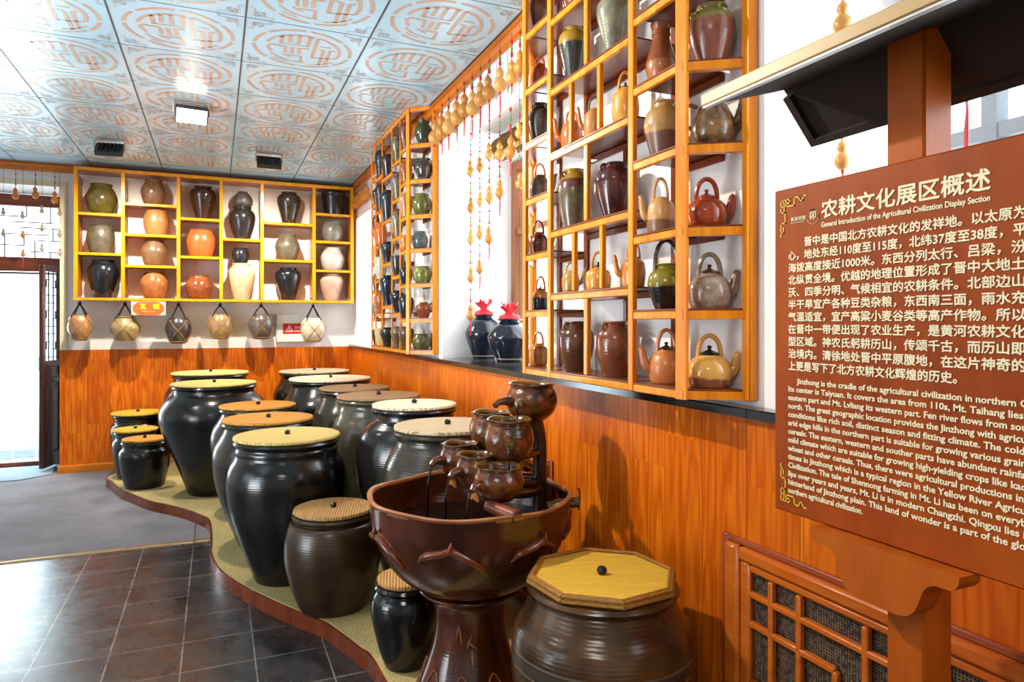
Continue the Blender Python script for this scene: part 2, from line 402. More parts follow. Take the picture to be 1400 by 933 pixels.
struct('wall_left', wl, M_WHITE)
struct('wall_front', MB().box(-3.6, 2.05, -2.7, -2.55, 0, CEIL), M_WHITE)

struct('trim_2', MB().box(XWOOD, XWALL-0.001, -2.5, 7.585, 0.0, SILLZ-0.026), M_WOOD)           # wainscot along the right wall
struct('trim_3', MB().box(-1.346, XWOOD-0.001, YBACK-0.015, YBACK-0.001, 0.0, 1.165), M_WOOD)     # wainscot on the back wall
bb = MB(); bb.prism([(YBACK-0.016, 0.006), (YBACK-0.034, 0.006), (YBACK-0.034, 0.066), (YBACK-0.028, 0.076), (YBACK-0.016, 0.08)], 'x', -1.36, 1.3)
struct('baseboard_back', bb, M_TRIMX)
sl = MB(); sl.prism([(XWALL-0.001, SILLZ-0.027), (1.336, SILLZ-0.027), (1.336, SILLZ-0.004), (1.340, SILLZ), (XWALL-0.001, SILLZ)], 'y', 1.47, YBACK-0.001)
sl.prism([(XWALL-0.001, SILLZ-0.027), (1.336, SILLZ-0.027), (1.336, SILLZ-0.004), (1.340, SILLZ), (XWALL-0.001, SILLZ)], 'y', -0.2, 1.467)
for a, b in WIN.values(): sl.box(XWALL-0.001, 2.0, a+0.001, b-0.001, SILLZ-0.0255, SILLZ)
struct('trim_4', sl, M_STONE)
# crown trims under the ceiling
def crown(y0, y1): return MB().prism([(XWALL-0.001, CEIL-0.003), (XWALL-0.05, CEIL-0.003), (XWALL-0.056, CEIL-0.022), (XWALL-0.04, CEIL-0.03), (XWALL-0.034, CEIL-0.056), (XWALL-0.018, CEIL-0.066), (XWALL-0.001, CEIL-0.066)], 'y', y0, y1)
struct('trim_5', crown(-2.5, YBACK-0.03), M_TRIM)
cb = MB().prism([(YBACK-0.001, CEIL-0.003), (YBACK-0.05, CEIL-0.003), (YBACK-0.056, CEIL-0.022), (YBACK-0.04, CEIL-0.034), (YBACK-0.03, CEIL-0.075), (YBACK-0.001, CEIL-0.075)], 'x', -3.4, XWALL)
struct('trim_6', cb, M_TRIMX)

# ------------------------------------------------------------------ windows
M_WFRAME = plain('white_window_frame', srgb(150, 156, 162), 0.5)
def window(n, y0, y1, mat, mull, trans):
    m = MB(); x0, x1 = XGL, XGL+0.06
    for a, b in ((y0, y0+0.07), (y1-0.07, y1)): m.box(x0, x1, a, b, SILLZ, HEADZ)
    for a, b in ((SILLZ, SILLZ+0.06), (HEADZ-0.06, HEADZ)): m.box(x0+0.001, x1-0.001, y0+0.07, y1-0.07, a, b)
    for y in mull: m.box(x0+0.005, x1-0.005, y-0.02, y+0.02, SILLZ+0.06, HEADZ-0.06)
    for z in trans: m.box(x0+0.008, x1-0.008, y0+0.07, y1-0.07, z-0.02, z+0.02)
    o = struct('window_%d' % n, m, mat)
    g = MB().box(XGL+0.03, XGL+0.034, y0+0.07, y1-0.07, SILLZ+0.06, HEADZ-0.06).build('window_pane', M_GLASS, o, False)
window(1, 2.77, 4.40, M_FRAME, (3.58,), (2.05,))
window(2, 0.15, 1.42, M_WFRAME, (1.177, 0.7), (1.935,))
window(3, 6.62, 7.45, M_FRAME, (), (2.05,))
for i, (a, b) in enumerate(((0.4, 1.9), (2.6, 4.1))):  # unseen left-wall windows, added to let daylight in
    m = MB()
    for c, d in ((a, a+0.06), (b-0.06, b), ((a+b)/2-0.03, (a+b)/2+0.03)): m.box(-3.56, -3.5, c, d, 0.9, 2.5)
    for c, d in ((0.9, 0.96), (2.44, 2.5)): m.box(-3.559, -3.501, a+0.06, b-0.06, c, d)
    o = struct('window_%d' % (4+i), m, M_WFRAME)
    MB().box(-3.53, -3.526, a+0.06, b-0.06, 0.96, 2.44).build('window_pane', M_GLASS, o, False)

# ------------------------------------------------------------------ doorway at the far left
YD = 8.10
cr = MB()                                            # cream lining round the doorway
cr.box(-1.345, -1.29, YBACK-0.012, YBACK-0.0005, 1.1655, 2.75); cr.box(-2.75, -1.345, YBACK-0.012, YBACK-0.0005, 2.70, 2.75)
struct('trim_7', cr, plain('cream_lining', srgb(226, 212, 178), 0.6, var=0.03))
df = MB()
df.box(-2.75, -1.348, YD, YD+0.06, 1.93, 2.07)       # beam over the door
df.box(-2.75, -1.348, YD, YD+0.06, 2.575, 2.69)
df.box(-1.45, -1.348, YD, YD+0.06, 0, 1.93); df.box(-2.75, -2.68, YD, YD+0.06, 0, 1.93)
df.box(-2.68, -1.45, YD, YD+0.06, 0.0, 0.05)
d1 = struct('door_1', df, varnish('red_brown_door_frame', (84, 34, 20), (138, 64, 34), 0.35, 'x', 20))
tl = MB()                                            # stepped lattice of the transom
segs = [(2.475, -1.95, -1.72), (2.42, -1.86, -1.5), (2.365, -1.78, -1.38), (2.30, -1.98, -1.52), (2.24, -1.62, -1.38), (2.19, -1.98, -1.74), (2.13, -1.7, -1.4)]
for z, a, b in segs: tl.box(a, b, YD+0.02, YD+0.04, z-0.004, z+0.004)
for x, a, b in ((-1.52, 2.07, 2.13), (-1.52, 2.42, 2.575), (-1.9, 2.07, 2.30), (-1.74, 2.19, 2.30), (-1.65, 2.07, 2.24), (-1.5, 2.24, 2.365), (-1.72, 2.475, 2.575), (-2.1, 2.07, 2.575), (-2.3, 2.07, 2.575)): tl.box(x-0.004, x+0.004, YD+0.021, YD+0.039, a, b)
tl.build('transom_lattice', plain('dark_lattice', srgb(60, 50, 48), 0.5), d1, False)
# folded-back leaf with a lattice light
hx, hy, fx, fy = -1.425, 8.06, -1.52, 7.72
L = math.hypot(fx-hx, fy-hy)
leaf = thing('door_leaf', (hx, hy, 0.0), 'dark wooden door leaf with lattice light, folded open at the bright doorway', 'door')
leaf.rotation_euler = (0, 0, math.atan2(fy-hy, fx-hx))
m = MB(); H0, H1, ZL = 0.035, 1.975, 1.06
for a, b in ((0, 0.045), (L-0.05, L)): m.bevel_box(a, b, -0.02, 0.02, H0, H1, 0.004)
for a, b in ((H0, H0+0.14), (ZL-0.06, ZL), (H1-0.06, H1), (0.84, 0.9)): m.bevel_box(0.045, L-0.05, -0.018, 0.018, a, b, 0.004)
m.build('leaf_frame', M_DARKW, leaf)
m = MB(); m.box(0.045, L-0.05, -0.008, 0.008, H0+0.14, 0.84); m.box(0.045, L-0.05, -0.008, 0.008, 0.9, ZL-0.06)
for a, b in ((H0+0.18, 0.80),): m.bevel_box(0.08, L-0.085, -0.014, 0.014, a, b, 0.008)
m.build('door_panel', M_DARKW, leaf)
m = MB(); w0, w1 = 0.045, L-0.05; W_ = w1-w0
for k in range(1, 3): m.box(w0+W_*k/3-0.003, w0+W_*k/3+0.003, -0.005, 0.005, ZL, H1-0.06)
zz = ZL+0.03; k = 0
while zz < H1-0.1:
    a, b = ((0, 1), (0, 0.45), (0.55, 1), (0.2, 0.8))[k % 4]
    m.box(w0+W_*a, w0+W_*b, -0.0055, 0.0055, zz-0.004, zz+0.004)
    if k % 4 == 1: m.box(w0+W_*0.17-0.004, w0+W_*0.17+0.004, -0.005, 0.005, zz, zz+0.075); m.box(w0+W_*0.83-0.004, w0+W_*0.83+0.004, -0.005, 0.005, zz, zz+0.075)
    zz += 0.075; k += 1
m.build('lattice', plain('black_lattice', srgb(38, 34, 34), 0.6), leaf, False)
MB().box(w0, w1, -0.002, 0.002, ZL, H1-0.06).build('pane', M_GLASS, leaf, False)
MB().bevel_box(L-0.035, L-0.02, -0.036, -0.018, 0.96, 1.1, 0.003).build('door_handle', plain('dark_brass', srgb(90, 70, 40), 0.35, 0.8), leaf)
# paving outside the door
struct('ground', MB().box(-6, 3, 8.17, 14, -0.12, -0.01), plain('pale_paving', srgb(200, 200, 196), 0.8, var=0.05))
# plastic strips hanging in the open doorway
t = thing('strip_curtain', (-2.0, 8.2, 1.93), 'clear plastic strip curtain hanging in the bright open doorway', 'curtain')
mg = mat_glass('clear_plastic', (0.86, 0.96, 0.98, 1), 0.04)
for k in range(6):
    m = MB(); pts = [(-0.6+k*0.19+a*0.17, 0.004*math.sin(3*a+k)+(0.008 if k % 2 else 0)) for a in [i/6 for i in range(7)]]
    m.prism(pts+[(p, q+0.003) for p, q in pts[::-1]], 'z', -1.86, -0.02); m.build('strip', mg, t)
MB().box(-0.62, 0.56, -0.012, 0.022, -0.02, 0.0).build('rail', plain('curtain_rail', srgb(120, 120, 118), 0.4, 0.6), t, False)
# door mat
o = MB().prism([(-2.6, 7.45), (-1.62, 7.38), (-1.4, 7.56), (-1.46, 8.05), (-2.6, 8.05)], 'z', 0.0062, 0.014).build('door_mat', mat_carpet('pale_mat', (120, 134, 150), (156, 168, 180)), None, False)
tag(o, 'pale grey carpet mat on the floor inside the open doorway', 'mat')
# ------------------------------------------------------------------ raised sandy platform for the vats
HP = 0.08
edge = [at_z(u, v, 0.0) for u, v in ((149, 661), (154, 671), (165, 681), (185, 690.5), (206, 699), (231, 704.5), (255, 711), (275, 719), (288, 728))]
edge += [at_z(u, v, HP) for u, v in ((291, 742), (290, 753))]
edge += [at_z(u, v, 0.0) for u, v in ((296, 788), (306, 801), (327, 816.5), (358, 834), (404, 856), (443, 872), (466, 888), (492, 909), (515, 932))]
edge = [(p.x, p.y) for p in edge]+[(0.60, 2.02), (0.64, 1.72), (0.70, 1.42), (0.86, 1.18), (1.1, 1.08)]
# a short curl back to the wall at both ends
edge = [(-0.36, YBACK-0.05), (-0.62, 7.42), (-0.76, 7.15), (-0.86, 6.85)]+[p for p in edge if p[1] < 6.7]
es = [tuple(p) for p in spline([(x, y, 0) for x, y in edge], 4)]; es = [(p[0], p[1]) for p in es]
def offset(pts, d):
    out = []
    for i, p in enumerate(pts):
        a, b = Vector(pts[max(i-1, 0)]), Vector(pts[min(i+1, len(pts)-1)]); t_ = (b-a).normalized(); out.append((p[0]-t_.y*d, p[1]+t_.x*d))
    return out
outline = es+[(XWOOD-0.001, 1.08), (XWOOD-0.001, YBACK-0.035)]
pf = thing('platform', (0, 0, 0), 'low curving platform with sandy cement top and red brown edge board', 'platform')
MB().prism(outline, 'z', 0.001, HP).build('sandy_top', mat_sand(), pf, False)
ins = offset(es, -0.012)
MB().prism(es[::-1]+ins, 'z', 0.0015, HP-0.004).build('edge_board', varnish('red_brown_board', (92, 36, 14), (136, 60, 24), 0.25, 'z', 12, 0.3), pf, False)

# ------------------------------------------------------------------ straw-lidded vats
BODY = {  # (radius share, height share)
 'big': [(.47, 0), (.50, .03), (.62, .2), (.80, .42), (.95, .60), (1, .72), (.97, .80), (.88, .87)],
 'mid': [(.54, 0), (.57, .03), (.76, .24), (.92, .45), (.985, .6), (1, .72), (.955, .81), (.86, .88)],
 'brown': [(.66, 0), (.70, .03), (.84, .2), (.97, .45), (1, .6), (.98, .75), (.90, .89)],
 'squat': [(.74, 0), (.78, .03), (.90, .3), (.98, .55), (1, .7), (.95, .8), (.86, .86)],
 'egg': [(.60, 0), (.64, .03), (.80, .25), (.96, .55), (1, .7), (.94, .84), (.80, .94)],
}
KNOBM = plain('black_knob', srgb(22, 20, 20), 0.25)
def vat(u, zo, lv, R, rl, kind, mat, lidmat, label, name='lidded_vat', z0=HP, lid='round', group=None, tilt=0.0, knob=True, seed=0):
    """u, lv: where the lid's centre shows; zo: distance along the view axis"""
    r_ = ray(u, lv); t_ = zo/F
    x, y, zl = r_[0]*t_, r_[1]*t_, CZ+r_[2]*t_
    H = zl-z0-0.008; k = off((x, y)); R *= k; rl *= k
    o = thing(name, (x, y, z0+.0012), label, 'vat' if R > .3 or 'vat' in label else 'jar', group)
    body = [(a*R, b*H) for a, b in BODY[kind]]
    rn = min(rl*0.94, body[-1][0]-0.004)
    neck = [(rn+0.006, H*0.925), (rn, H*0.945), (rn, H-0.032), (rn+0.012, H-0.026), (rn+0.018, H-0.014), (rn+0.012, H-0.003), (rn-0.004, H-0.001), (rn-0.014, H-0.012), (rn-0.02, H-0.06), (rn-0.01, H-0.1)]
    prof = spline([(a, b, 0) for a, b in body+neck[:3]], 4); prof = [(p[0], p[1]) for p in prof]+neck[3:]
    MB().lathe(prof, n=56).build('body', mat, o)
    rnd = random.Random(seed+int(u)); m = MB(); ZL = H+0.001
    if lid == 'round':
        n = 96; ph = rnd.random()*6
        def rr(a): return rl*(1+0.008*math.sin(31*a+ph)+0.006*math.sin(53*a)+0.005*math.sin(11*a+ph))
        prof = [(0.0005, 0.0), (0.97, 0.0), (1.0, 0.005), (1.0, 0.013), (0.985, 0.018), (0.5, 0.0185), (0.0005, 0.0185)]
        m.lathe([(a*rl, b) for a, b in prof], (0, 0, ZL), n, lambda r, z, a: (r*(rr(a)/rl if r > 0.6*rl else 1), z))
        l = m.build('lid', lidmat, o)
    else:
        P = [(rl*math.cos(PI/8+k*PI/4+tilt), rl*math.sin(PI/8+k*PI/4+tilt)) for k in range(8)]
        m.prism(P, 'z', ZL, ZL+0.016); l = m.build('lid', lidmat, o, False)
        e = MB(); rod = MB()
        for k in range(8):
            a, b = Vector((*P[k], ZL+0.014)), Vector((*P[(k+1) % 8], ZL+0.014))
            for f_, h in ((0.99, 0.006), (0.955, 0.009)): rod.tube([Vector((a.x*f_, a.y*f_, a.z+h-0.002)), Vector((b.x*f_, b.y*f_, b.z+h-0.002))], 0.0055, 8)
            rod.tube([(a.x*1.005, a.y*1.005, ZL+0.006), (b.x*1.005, b.y*1.005, ZL+0.006)], 0.006, 8)
        rod.build('lid_binding', plain('cane_binding', srgb(150, 100, 30), 0.5, var=0.3, scale=60), l)
    if knob:
        k = MB().lathe([(0.004, 0), (0.012, 0.002), (0.0155, 0.011), (0.012, 0.02), (0.006, 0.023), (0.004, 0.02), (0.003, 0.012)], (0, 0, ZL+0.0175 if lid == 'round' else ZL+0.016), 14)
        k.build('knob', KNOBM, l)
    return o
BLK = ((8, 8, 10), (30, 28, 26)); BRN = ((34, 22, 10), (66, 46, 22)); GRY = ((26, 25, 22), (58, 52, 42))
def G(p, r=0.2, **k): return glaze(p[0], p[1], rough=r, rings=0.4, scale=5, coat=0.05, **k)
ST_Y = mat_straw('pale_straw', (212, 180, 96), (240, 216, 138), 0.5); ST_O = mat_straw('ochre_straw', (190, 128, 46), (216, 156, 72), 1.1)
ST_P = mat_straw('cream_straw', (226, 212, 178), (244, 234, 208), 1.2); ST_B = mat_straw('brown_straw', (140, 106, 72), (168, 134, 98), 0.2)
ST_R = mat_straw('ribbed_reed', (176, 128, 70), (206, 160, 98), -0.25, 0.012); ST_G = mat_straw('grey_reed', (168, 148, 118), (196, 178, 148), 0.9, 0.012)
ST_OC = mat_straw('yellow_reed', (206, 160, 44), (230, 190, 72), 1.25, 0.010)
VG = 'straw-lidded vats on the platform'
vat(393, 3.63, 597, .318, .283, 'mid', G(BLK), ST_Y, 'large black vat with pale straw lid behind the brown vat, nearest of the big ones', group=VG)
vat(367, 4.2, 573.5, .338, .283, 'mid', G(GRY), ST_O, 'grey black vat with brown straw lid right behind the large pale-lidded black vat', group=VG)
vat(353, 4.86, 555.5, .335, .275, 'mid', G(GRY), ST_O, 'grey black vat with ochre lid between the biggest vat and the brown-lidded one', group=VG)
vat(293, 5.447, 525, .437, .344, 'big', G(BLK), ST_Y, 'biggest black vat with yellowish lid at the bend of the platform', group=VG)
vat(288, 6.38, 510.5, .43, .365, 'big', G(BLK), ST_Y, 'large vat with pale lid almost hidden behind the biggest black vat', group=VG)
vat(430, 6.68, 508.3, .40, .345, 'big', G(BLK), ST_G, 'farthest vat in the row along the right wall, in the back corner', group=VG)
vat(452, 5.72, 518.5, .40, .343, 'big', G(BLK), ST_P, 'second farthest vat by the right wall, with a cream lid', group=VG)
vat(485.5, 4.95, 531.5, .307, .256, 'mid', G(GRY), ST_B, 'dark vat with dull brown lid, third from the back corner along the wall', group=VG)
vat(518, 4.32, 542.5, .302, .262, 'mid', G(((62, 58, 48), (92, 84, 66))), ST_B, 'greyish olive vat with brown lid between the cream-lidded and dark vats', group=VG)
vat(566.5, 3.75, 554.5, .318, .230, 'mid', G(BLK), ST_P, 'black vat with bright cream lid in front of the olive vat', group=VG)
vat(612, 3.08, 584, .296, .240, 'mid', G(GRY), ST_G, 'grey vat with a grey reed lid directly behind the fountain bowl', group=VG)
vat(456, 3.246, 697, .232, .190, 'brown', G(BRN, .3), ST_R, 'brown vat with ribbed reed lid at the front of the platform', group=VG)
vat(556, 2.70, 792, .142, .116, 'egg', G(BLK, .16), ST_R, 'small glossy black jar with reed lid left of the fountain foot', 'lidded_jar', group='small lidded jars on the platform', knob=False)
vat(198, 5.62, 601, .215, .190, 'squat', G(BLK, .2), ST_O, 'small black jar with pinkish straw lid at the platform tip', 'lidded_jar', group='small lidded jars on the platform')
vat(185, 5.98, 588, .205, .205, 'squat', G(GRY), ST_OC, 'small grey jar with yellow lid between two black jars at the platform tip', 'lidded_jar', group='small lidded jars on the platform')
vat(188.6, 6.36, 565, .262, .25, 'squat', G(BLK), ST_OC, 'black jar with yellow lid nearest the back wall behind the small jars', 'lidded_jar', group='small lidded jars on the platform')
ob = glaze((36, 22, 12), (92, 62, 30), coat=0.05, rough=0.22, rings=0.5, scale=5, band=((0.375, 0.381, (96, 86, 74)), (0.385, 0.412, (62, 52, 44)), (0.416, 0.422, (96, 86, 74))))
vat(823, 2.0, 790, .268, .220, 'squat', ob, ST_OC, 'brown black vat with an octagonal yellow reed lid beside the wall', lid='octagon', tilt=0.12, group=VG)

# ------------------------------------------------------------------ pottery fountain
fx_, fy_ = ray(643, 672)[0]*2.41/F, ray(643, 672)[1]*2.41/F
ZR = 0.827
ft = thing('fountain', (fx_, fy_, HP), 'brown glazed pottery fountain of small pots pouring into a wavy bowl on a pedestal', 'fountain')
M_FB = glaze((46, 19, 8), (88, 40, 15), rough=0.16, rings=0.3, scale=5); M_FP = mat_scales((52, 22, 10), (112, 62, 28))
RB = 0.352
def lobes(a): return math.cos(6*(a-0.5))
def bowlmod(r, z, a):
    w_ = max(0.0, (z-0.43)/0.31)**2; return r*(1+0.012*w_*lobes(a)), z+0.004*w_*lobes(a)
zr = ZR-HP
out = spline([(.178, .432, 0), (.205, .445, 0), (.262, .49, 0), (.312, .56, 0), (.340, .64, 0), (.348, .70, 0), (RB, .737, 0)], 4)
inn = spline([(RB+.006, .746, 0), (RB-.006, .748, 0), (.336, .737, 0), (.328, .66, 0), (.29, .57, 0), (.22, .49, 0), (.06, .47, 0), (.002, .47, 0)], 4)
mb_ = MB(); mb_.lathe([(p[0], p[1]) for p in out+inn], n=96, mod=bowlmod); mb_.mi = [1 if min(mb_.v[i][2] for i in f) > .733 else 0 for f in mb_.f]
mb_.build('bowl', [M_FB, glaze((128, 78, 44), (166, 112, 72), rough=0.2)], ft)
ped = spline([(.205, 0, 0), (.212, .012, 0), (.20, .03, 0), (.185, .08, 0), (.15, .17, 0), (.128, .25, 0), (.125, .33, 0), (.14, .385, 0), (.165, .405, 0), (.178, .412, 0), (.178, .42, 0), (.16, .425, 0)], 4)
pd = MB().lathe([(p[0], p[1]) for p in ped], n=64).build('pedestal', glaze((44, 17, 8), (92, 42, 16), rough=0.15, rings=0.2, scale=7), ft)
# incised petals round the foot, bamboo leaves on the stem
m = MB()
def on_ped(a, z, d=0.002):
    r = None
    for i in range(len(ped)-1):
        if ped[i][1] <= z <= ped[i+1][1]:
            f_ = (z-ped[i][1])/(ped[i+1][1]-ped[i][1]+1e-9); r = ped[i][0]+(ped[i+1][0]-ped[i][0])*f_; break
    r = (r or .13)+d; return (r*math.cos(a), r*math.sin(a), z)
for k in range(9):
    a0 = k*2*PI/9; m.tube([on_ped(a0-0.33+0.66*i/12, .02+.15*math.sin(PI*i/12)) for i in range(13)], 0.003, 6)
    m.tube([on_ped(a0-0.2+0.4*i/12, .02+.09*math.sin(PI*i/12)) for i in range(13)], 0.002, 6)
m.build('petal_relief', glaze((96, 52, 30), (150, 96, 60), rough=0.2), pd)
m = MB(); av = math.atan2(-fy_, -fx_)
for da, z, t1, t2 in ((-.1, .25, .16, .05), (-.02, .27, .2, -.02), (.05, .25, .02, -.06), (-.3, .33, -.08, -.05), (-.28, .32, .05, -.06)):
    m.tube([on_ped(av+da+t1*i/5, z+t2*i/5, 0.001) for i in range(6)], [0.001, .003, .004, .003, .002, .0008], 6)
m.build('leaf_relief', glaze((130, 76, 48), (160, 104, 70), rough=0.2), pd)
# raised fish-back crests round the bowl
def on_bowl(a, z, d=0.0):
    for i in range(len(out)-1):
        if out[i][1] <= z <= out[i+1][1]:
            f_ = (z-out[i][1])/(out[i+1][1]-out[i][1]); r = out[i][0]+(out[i+1][0]-out[i][0])*f_; break
    else: r = RB
    return ((r+d)*math.cos(a), (r+d)*math.sin(a), z)
for k in range(7):
    a0 = av-0.18+k*2*PI/7; m = MB()
    m.tube([on_bowl(a0+t_, z, 0.004) for t_, z in ((-.33, .60), (-.27, .62), (-.2, .63), (-.08, .638), (0, .65), (.1, .632), (.2, .612), (.3, .585), (.36, .56))], [.003, .010, .013, .013, .014, .012, .012, .009, .003], 10)
    m.tube([on_bowl(a0, .645, .006), on_bowl(a0+.015, .665, .012), on_bowl(a0+.02, .679, .009)], [.013, .008, .002], 8)
    m.build('crest_relief', glaze((84, 36, 14), (120, 58, 24), rough=0.15), ft)
# water standing in the bowl
wm = NT('dark_water'); wo = wm.coords(); wm.bump(wm.noise(wo, 22, 2), 0.25, 0.006); wm.base(srgb(22, 16, 12), 0.05, spec=0.6)
MB().lathe([(.001, .63), (.322, .63), (.322, .632), (.001, .632)], n=48).build('water', wm.m, ft)
# the tiered pots
M_DK = glaze((34, 20, 14), (62, 36, 22), rough=0.2); M_YEL2 = glaze((120, 92, 34), (92, 60, 26), rough=0.2)
def fpot(u, v, zo, R, H, spouts, tail=None):
    p = Vector(ray(u, v))*zo/F; c = Vector((p.x-fx_, p.y-fy_, CZ+p.z-HP)); b = c-Vector((0, 0, H))
    prof = spline([(.50*R, 0, 0), (.55*R, .02*H, 0), (.85*R, .2*H, 0), (R, .5*H, 0), (.95*R, .72*H, 0), (.86*R, .84*H, 0), (.83*R, .88*H, 0), (.86*R, .9*H, 0), (.83*R, .925*H, 0), (.9*R, .97*H, 0), (.95*R, H, 0), (.88*R, H, 0), (.78*R, .93*H, 0), (.75*R, .82*H, 0), (.7*R, .78*H, 0)], 3)
    md = lambda r, z, a: (r*(1+(0.03*math.cos(4*a+u) if z > .94*H else 0)), z+(0.0025*math.cos(4*a+u) if z > .94*H else 0))
    mb_ = MB(); mb_.lathe([(q[0], q[1]) for q in prof], n=48, mod=md); nf = len(prof)-1; mb_.mi = [1 if 0.945*H < mb_.v[f[0]][2] else 0 for f in mb_.f]
    o = mb_.build('pot', [M_FP, M_YEL2], ft, loc=b)
    MB().lathe([(.001, .80*H), (.745*R, .80*H), (.745*R, .805*H), (.001, .805*H)], n=24).build('water', wm.m, o)
    toc = Vector((-p.x, -p.y, 0)).normalized()
    for kind, ang, ln in spouts:                 # ang measured from the direction to the camera, + to the left of the picture
        d = Vector((toc.x*math.cos(ang)+toc.y*math.sin(ang), -toc.x*math.sin(ang)+toc.y*math.cos(ang), 0))
        s0 = d*(R*.93)+Vector((0, 0, .5*H)); 
        if kind == 'mouth':
            m = MB(); pts = [s0-d*.008, s0+d*.012+Vector((0, 0, .002)), s0+d*.026, s0+d*(.027), s0+d*.012, s0+d*.002]; m.tube(pts, [.016, .014, .016, .011, .008, .006], 12, False); m.build('spout', M_YEL2, o)
        else:
            m = MB(); pts = [s0-d*.01, s0+d*ln*.4+Vector((0, 0, .010)), s0+d*ln*.8+Vector((0, 0, .006)), s0+d*ln-Vector((0, 0, .006)), s0+d*ln*1.02-Vector((0, 0, .008)), s0+d*ln*.9-Vector((0, 0, .002))]; m.tube(pts, [.021, .016, .012, .012, .008, .006], 12, False)
            sp = m.build('spout', M_FP, o)
            if kind == 'fish':
                e = s0+d*ln*.75-Vector((0, 0, .022)); q = d.cross(Vector((0, 0, 1))); m = MB()
                loop = [Vector((0, 0, .018)), q*.017+Vector((0, 0, -.014)), q*.004+Vector((0, 0, -.006)), -q*.016+Vector((0, 0, -.016))]
                m.fix = True; m.add([e+w_-d*.004 for w_ in loop]+[e+w_+d*.006 for w_ in loop], [(0, 1, 2, 3), (7, 6, 5, 4), (0, 4, 5, 1), (1, 5, 6, 2), (2, 6, 7, 3), (3, 7, 4, 0)])
                m.build('fish_tail', glaze((186, 124, 54), (140, 78, 34), rough=0.2), o)
    return o, b, d, s0
pots = [(727, 524, 2.52, .094, .135, [('long', .95, .075), ('mouth', .42, 0)]),
        (696, 573, 2.36, .086, .145, [('mouth', .0, 0)]),
        (672, 563, 2.58, .084, .145, [('mouth', .25, 0)]),
        (628, 606, 2.50, .072, .120, [('long', .95, .055)]),
        (652, 621, 2.36, .074, .115, [('fish', .85, .05)]),
        (682, 637, 2.24, .084, .112, [('fish', .75, .045)])]
PB = []
for a in pots: PB.append(fpot(*a))
cp = Vector(ray(738, 600))*2.56/F; cx_, cy_ = cp.x-fx_, cp.y-fy_
m = MB(); top = PB[0][1].z
pts = [Vector((cx_, cy_, .63)), Vector((cx_, cy_, .72)), Vector((cx_-.002, cy_, .9)), Vector((PB[0][1].x+.02, PB[0][1].y+.02, top+.012))]
m.tube([Vector(p) for p in spline(pts, 5)], .027, 14); m.build('column', M_DK, ft)
for (o, b, d, s0), zc in zip(PB[1:], (.86, .86, .76, .74, .71)):
    m = MB(); e = Vector((b.x, b.y, b.z+.02)); s = Vector((cx_, cy_, min(zc, b.z+.03)))
    m.tube([s, (s+e)/2-Vector((0, 0, .006)), e], .017, 10); m.build('arm', M_DK, ft)
for (i, j) in ((0, 2), (1, 5), (2, 4)):           # thin streams from spout to the pot below
    o, b, d, s0 = PB[i]; s = b+s0+d*.026; e = Vector((s.x+d.x*.012, s.y+d.y*.012, PB[j][1].z+.09))
    MB().tube([s, s+(e-s)*.3+d*.01+Vector((0, 0, .012)), e], .0035, 6).build('water_stream', wm.m, ft)
for i in (3, 4, 5):
    o, b, d, s0 = PB[i]; s = b+s0+d*.055-Vector((0, 0, .01)); MB().tube([s, s+d*.012-Vector((0, 0, .05)), Vector((s.x+d.x*.016, s.y+d.y*.016, .632))], .004, 6).build('water_stream', wm.m, ft)
# log-shaped inlet pipes lying across the rim
p = Vector(ray(707, 708))*2.10/F; a = Vector((p.x-fx_, p.y-fy_, CZ+p.z-HP)); dirn = Vector((-.12, .30, .03)).normalized()
m = MB(); m.tube([a, a+dirn*.004, a+dirn*.06, a+dirn*.13], [.021, .024, .022, .020], 14); lg = m.build('log_spout', glaze((96, 46, 28), (140, 76, 48), rough=0.25), ft)
n_ = -dirn; u_ = n_.cross(Vector((0, 0, 1))).normalized(); w_ = u_.cross(n_)
m = MB(); m.tube([a+n_*.001+u_*.019*math.cos(k*PI/8)+w_*.019*math.sin(k*PI/8) for k in range(17)], .002, 6)
for q in (0, 1, 2): m.tube([a+n_*.001, a+n_*.001+(u_*math.cos(q*2.1+.5)+w_*math.sin(q*2.1+.5))*.011], .0025, 6)
m.build('end_grain', plain('log_end', srgb(40, 22, 14), 0.4), lg)
p = Vector(ray(750, 680))*2.45/F; a = Vector((p.x-fx_, p.y-fy_, .68)); m = MB(); m.tube([a, a+Vector((.03, -.015, .01)), a+Vector((.10, -.045, .02))], [.017, .020, .019], 14); m.build('log_spout', M_YEL2, ft)
a2 = a+Vector((.098, -.044, .02)); MB().tube([a2+Vector((0, 0, -.03)), a2+Vector((.004, -.002, .01)), a2+Vector((.002, 0, .045)), a2+Vector((-.004, 0, .05))], .003, 6).build('power_cord', plain('black_cord', srgb(15, 15, 15), 0.4), ft)
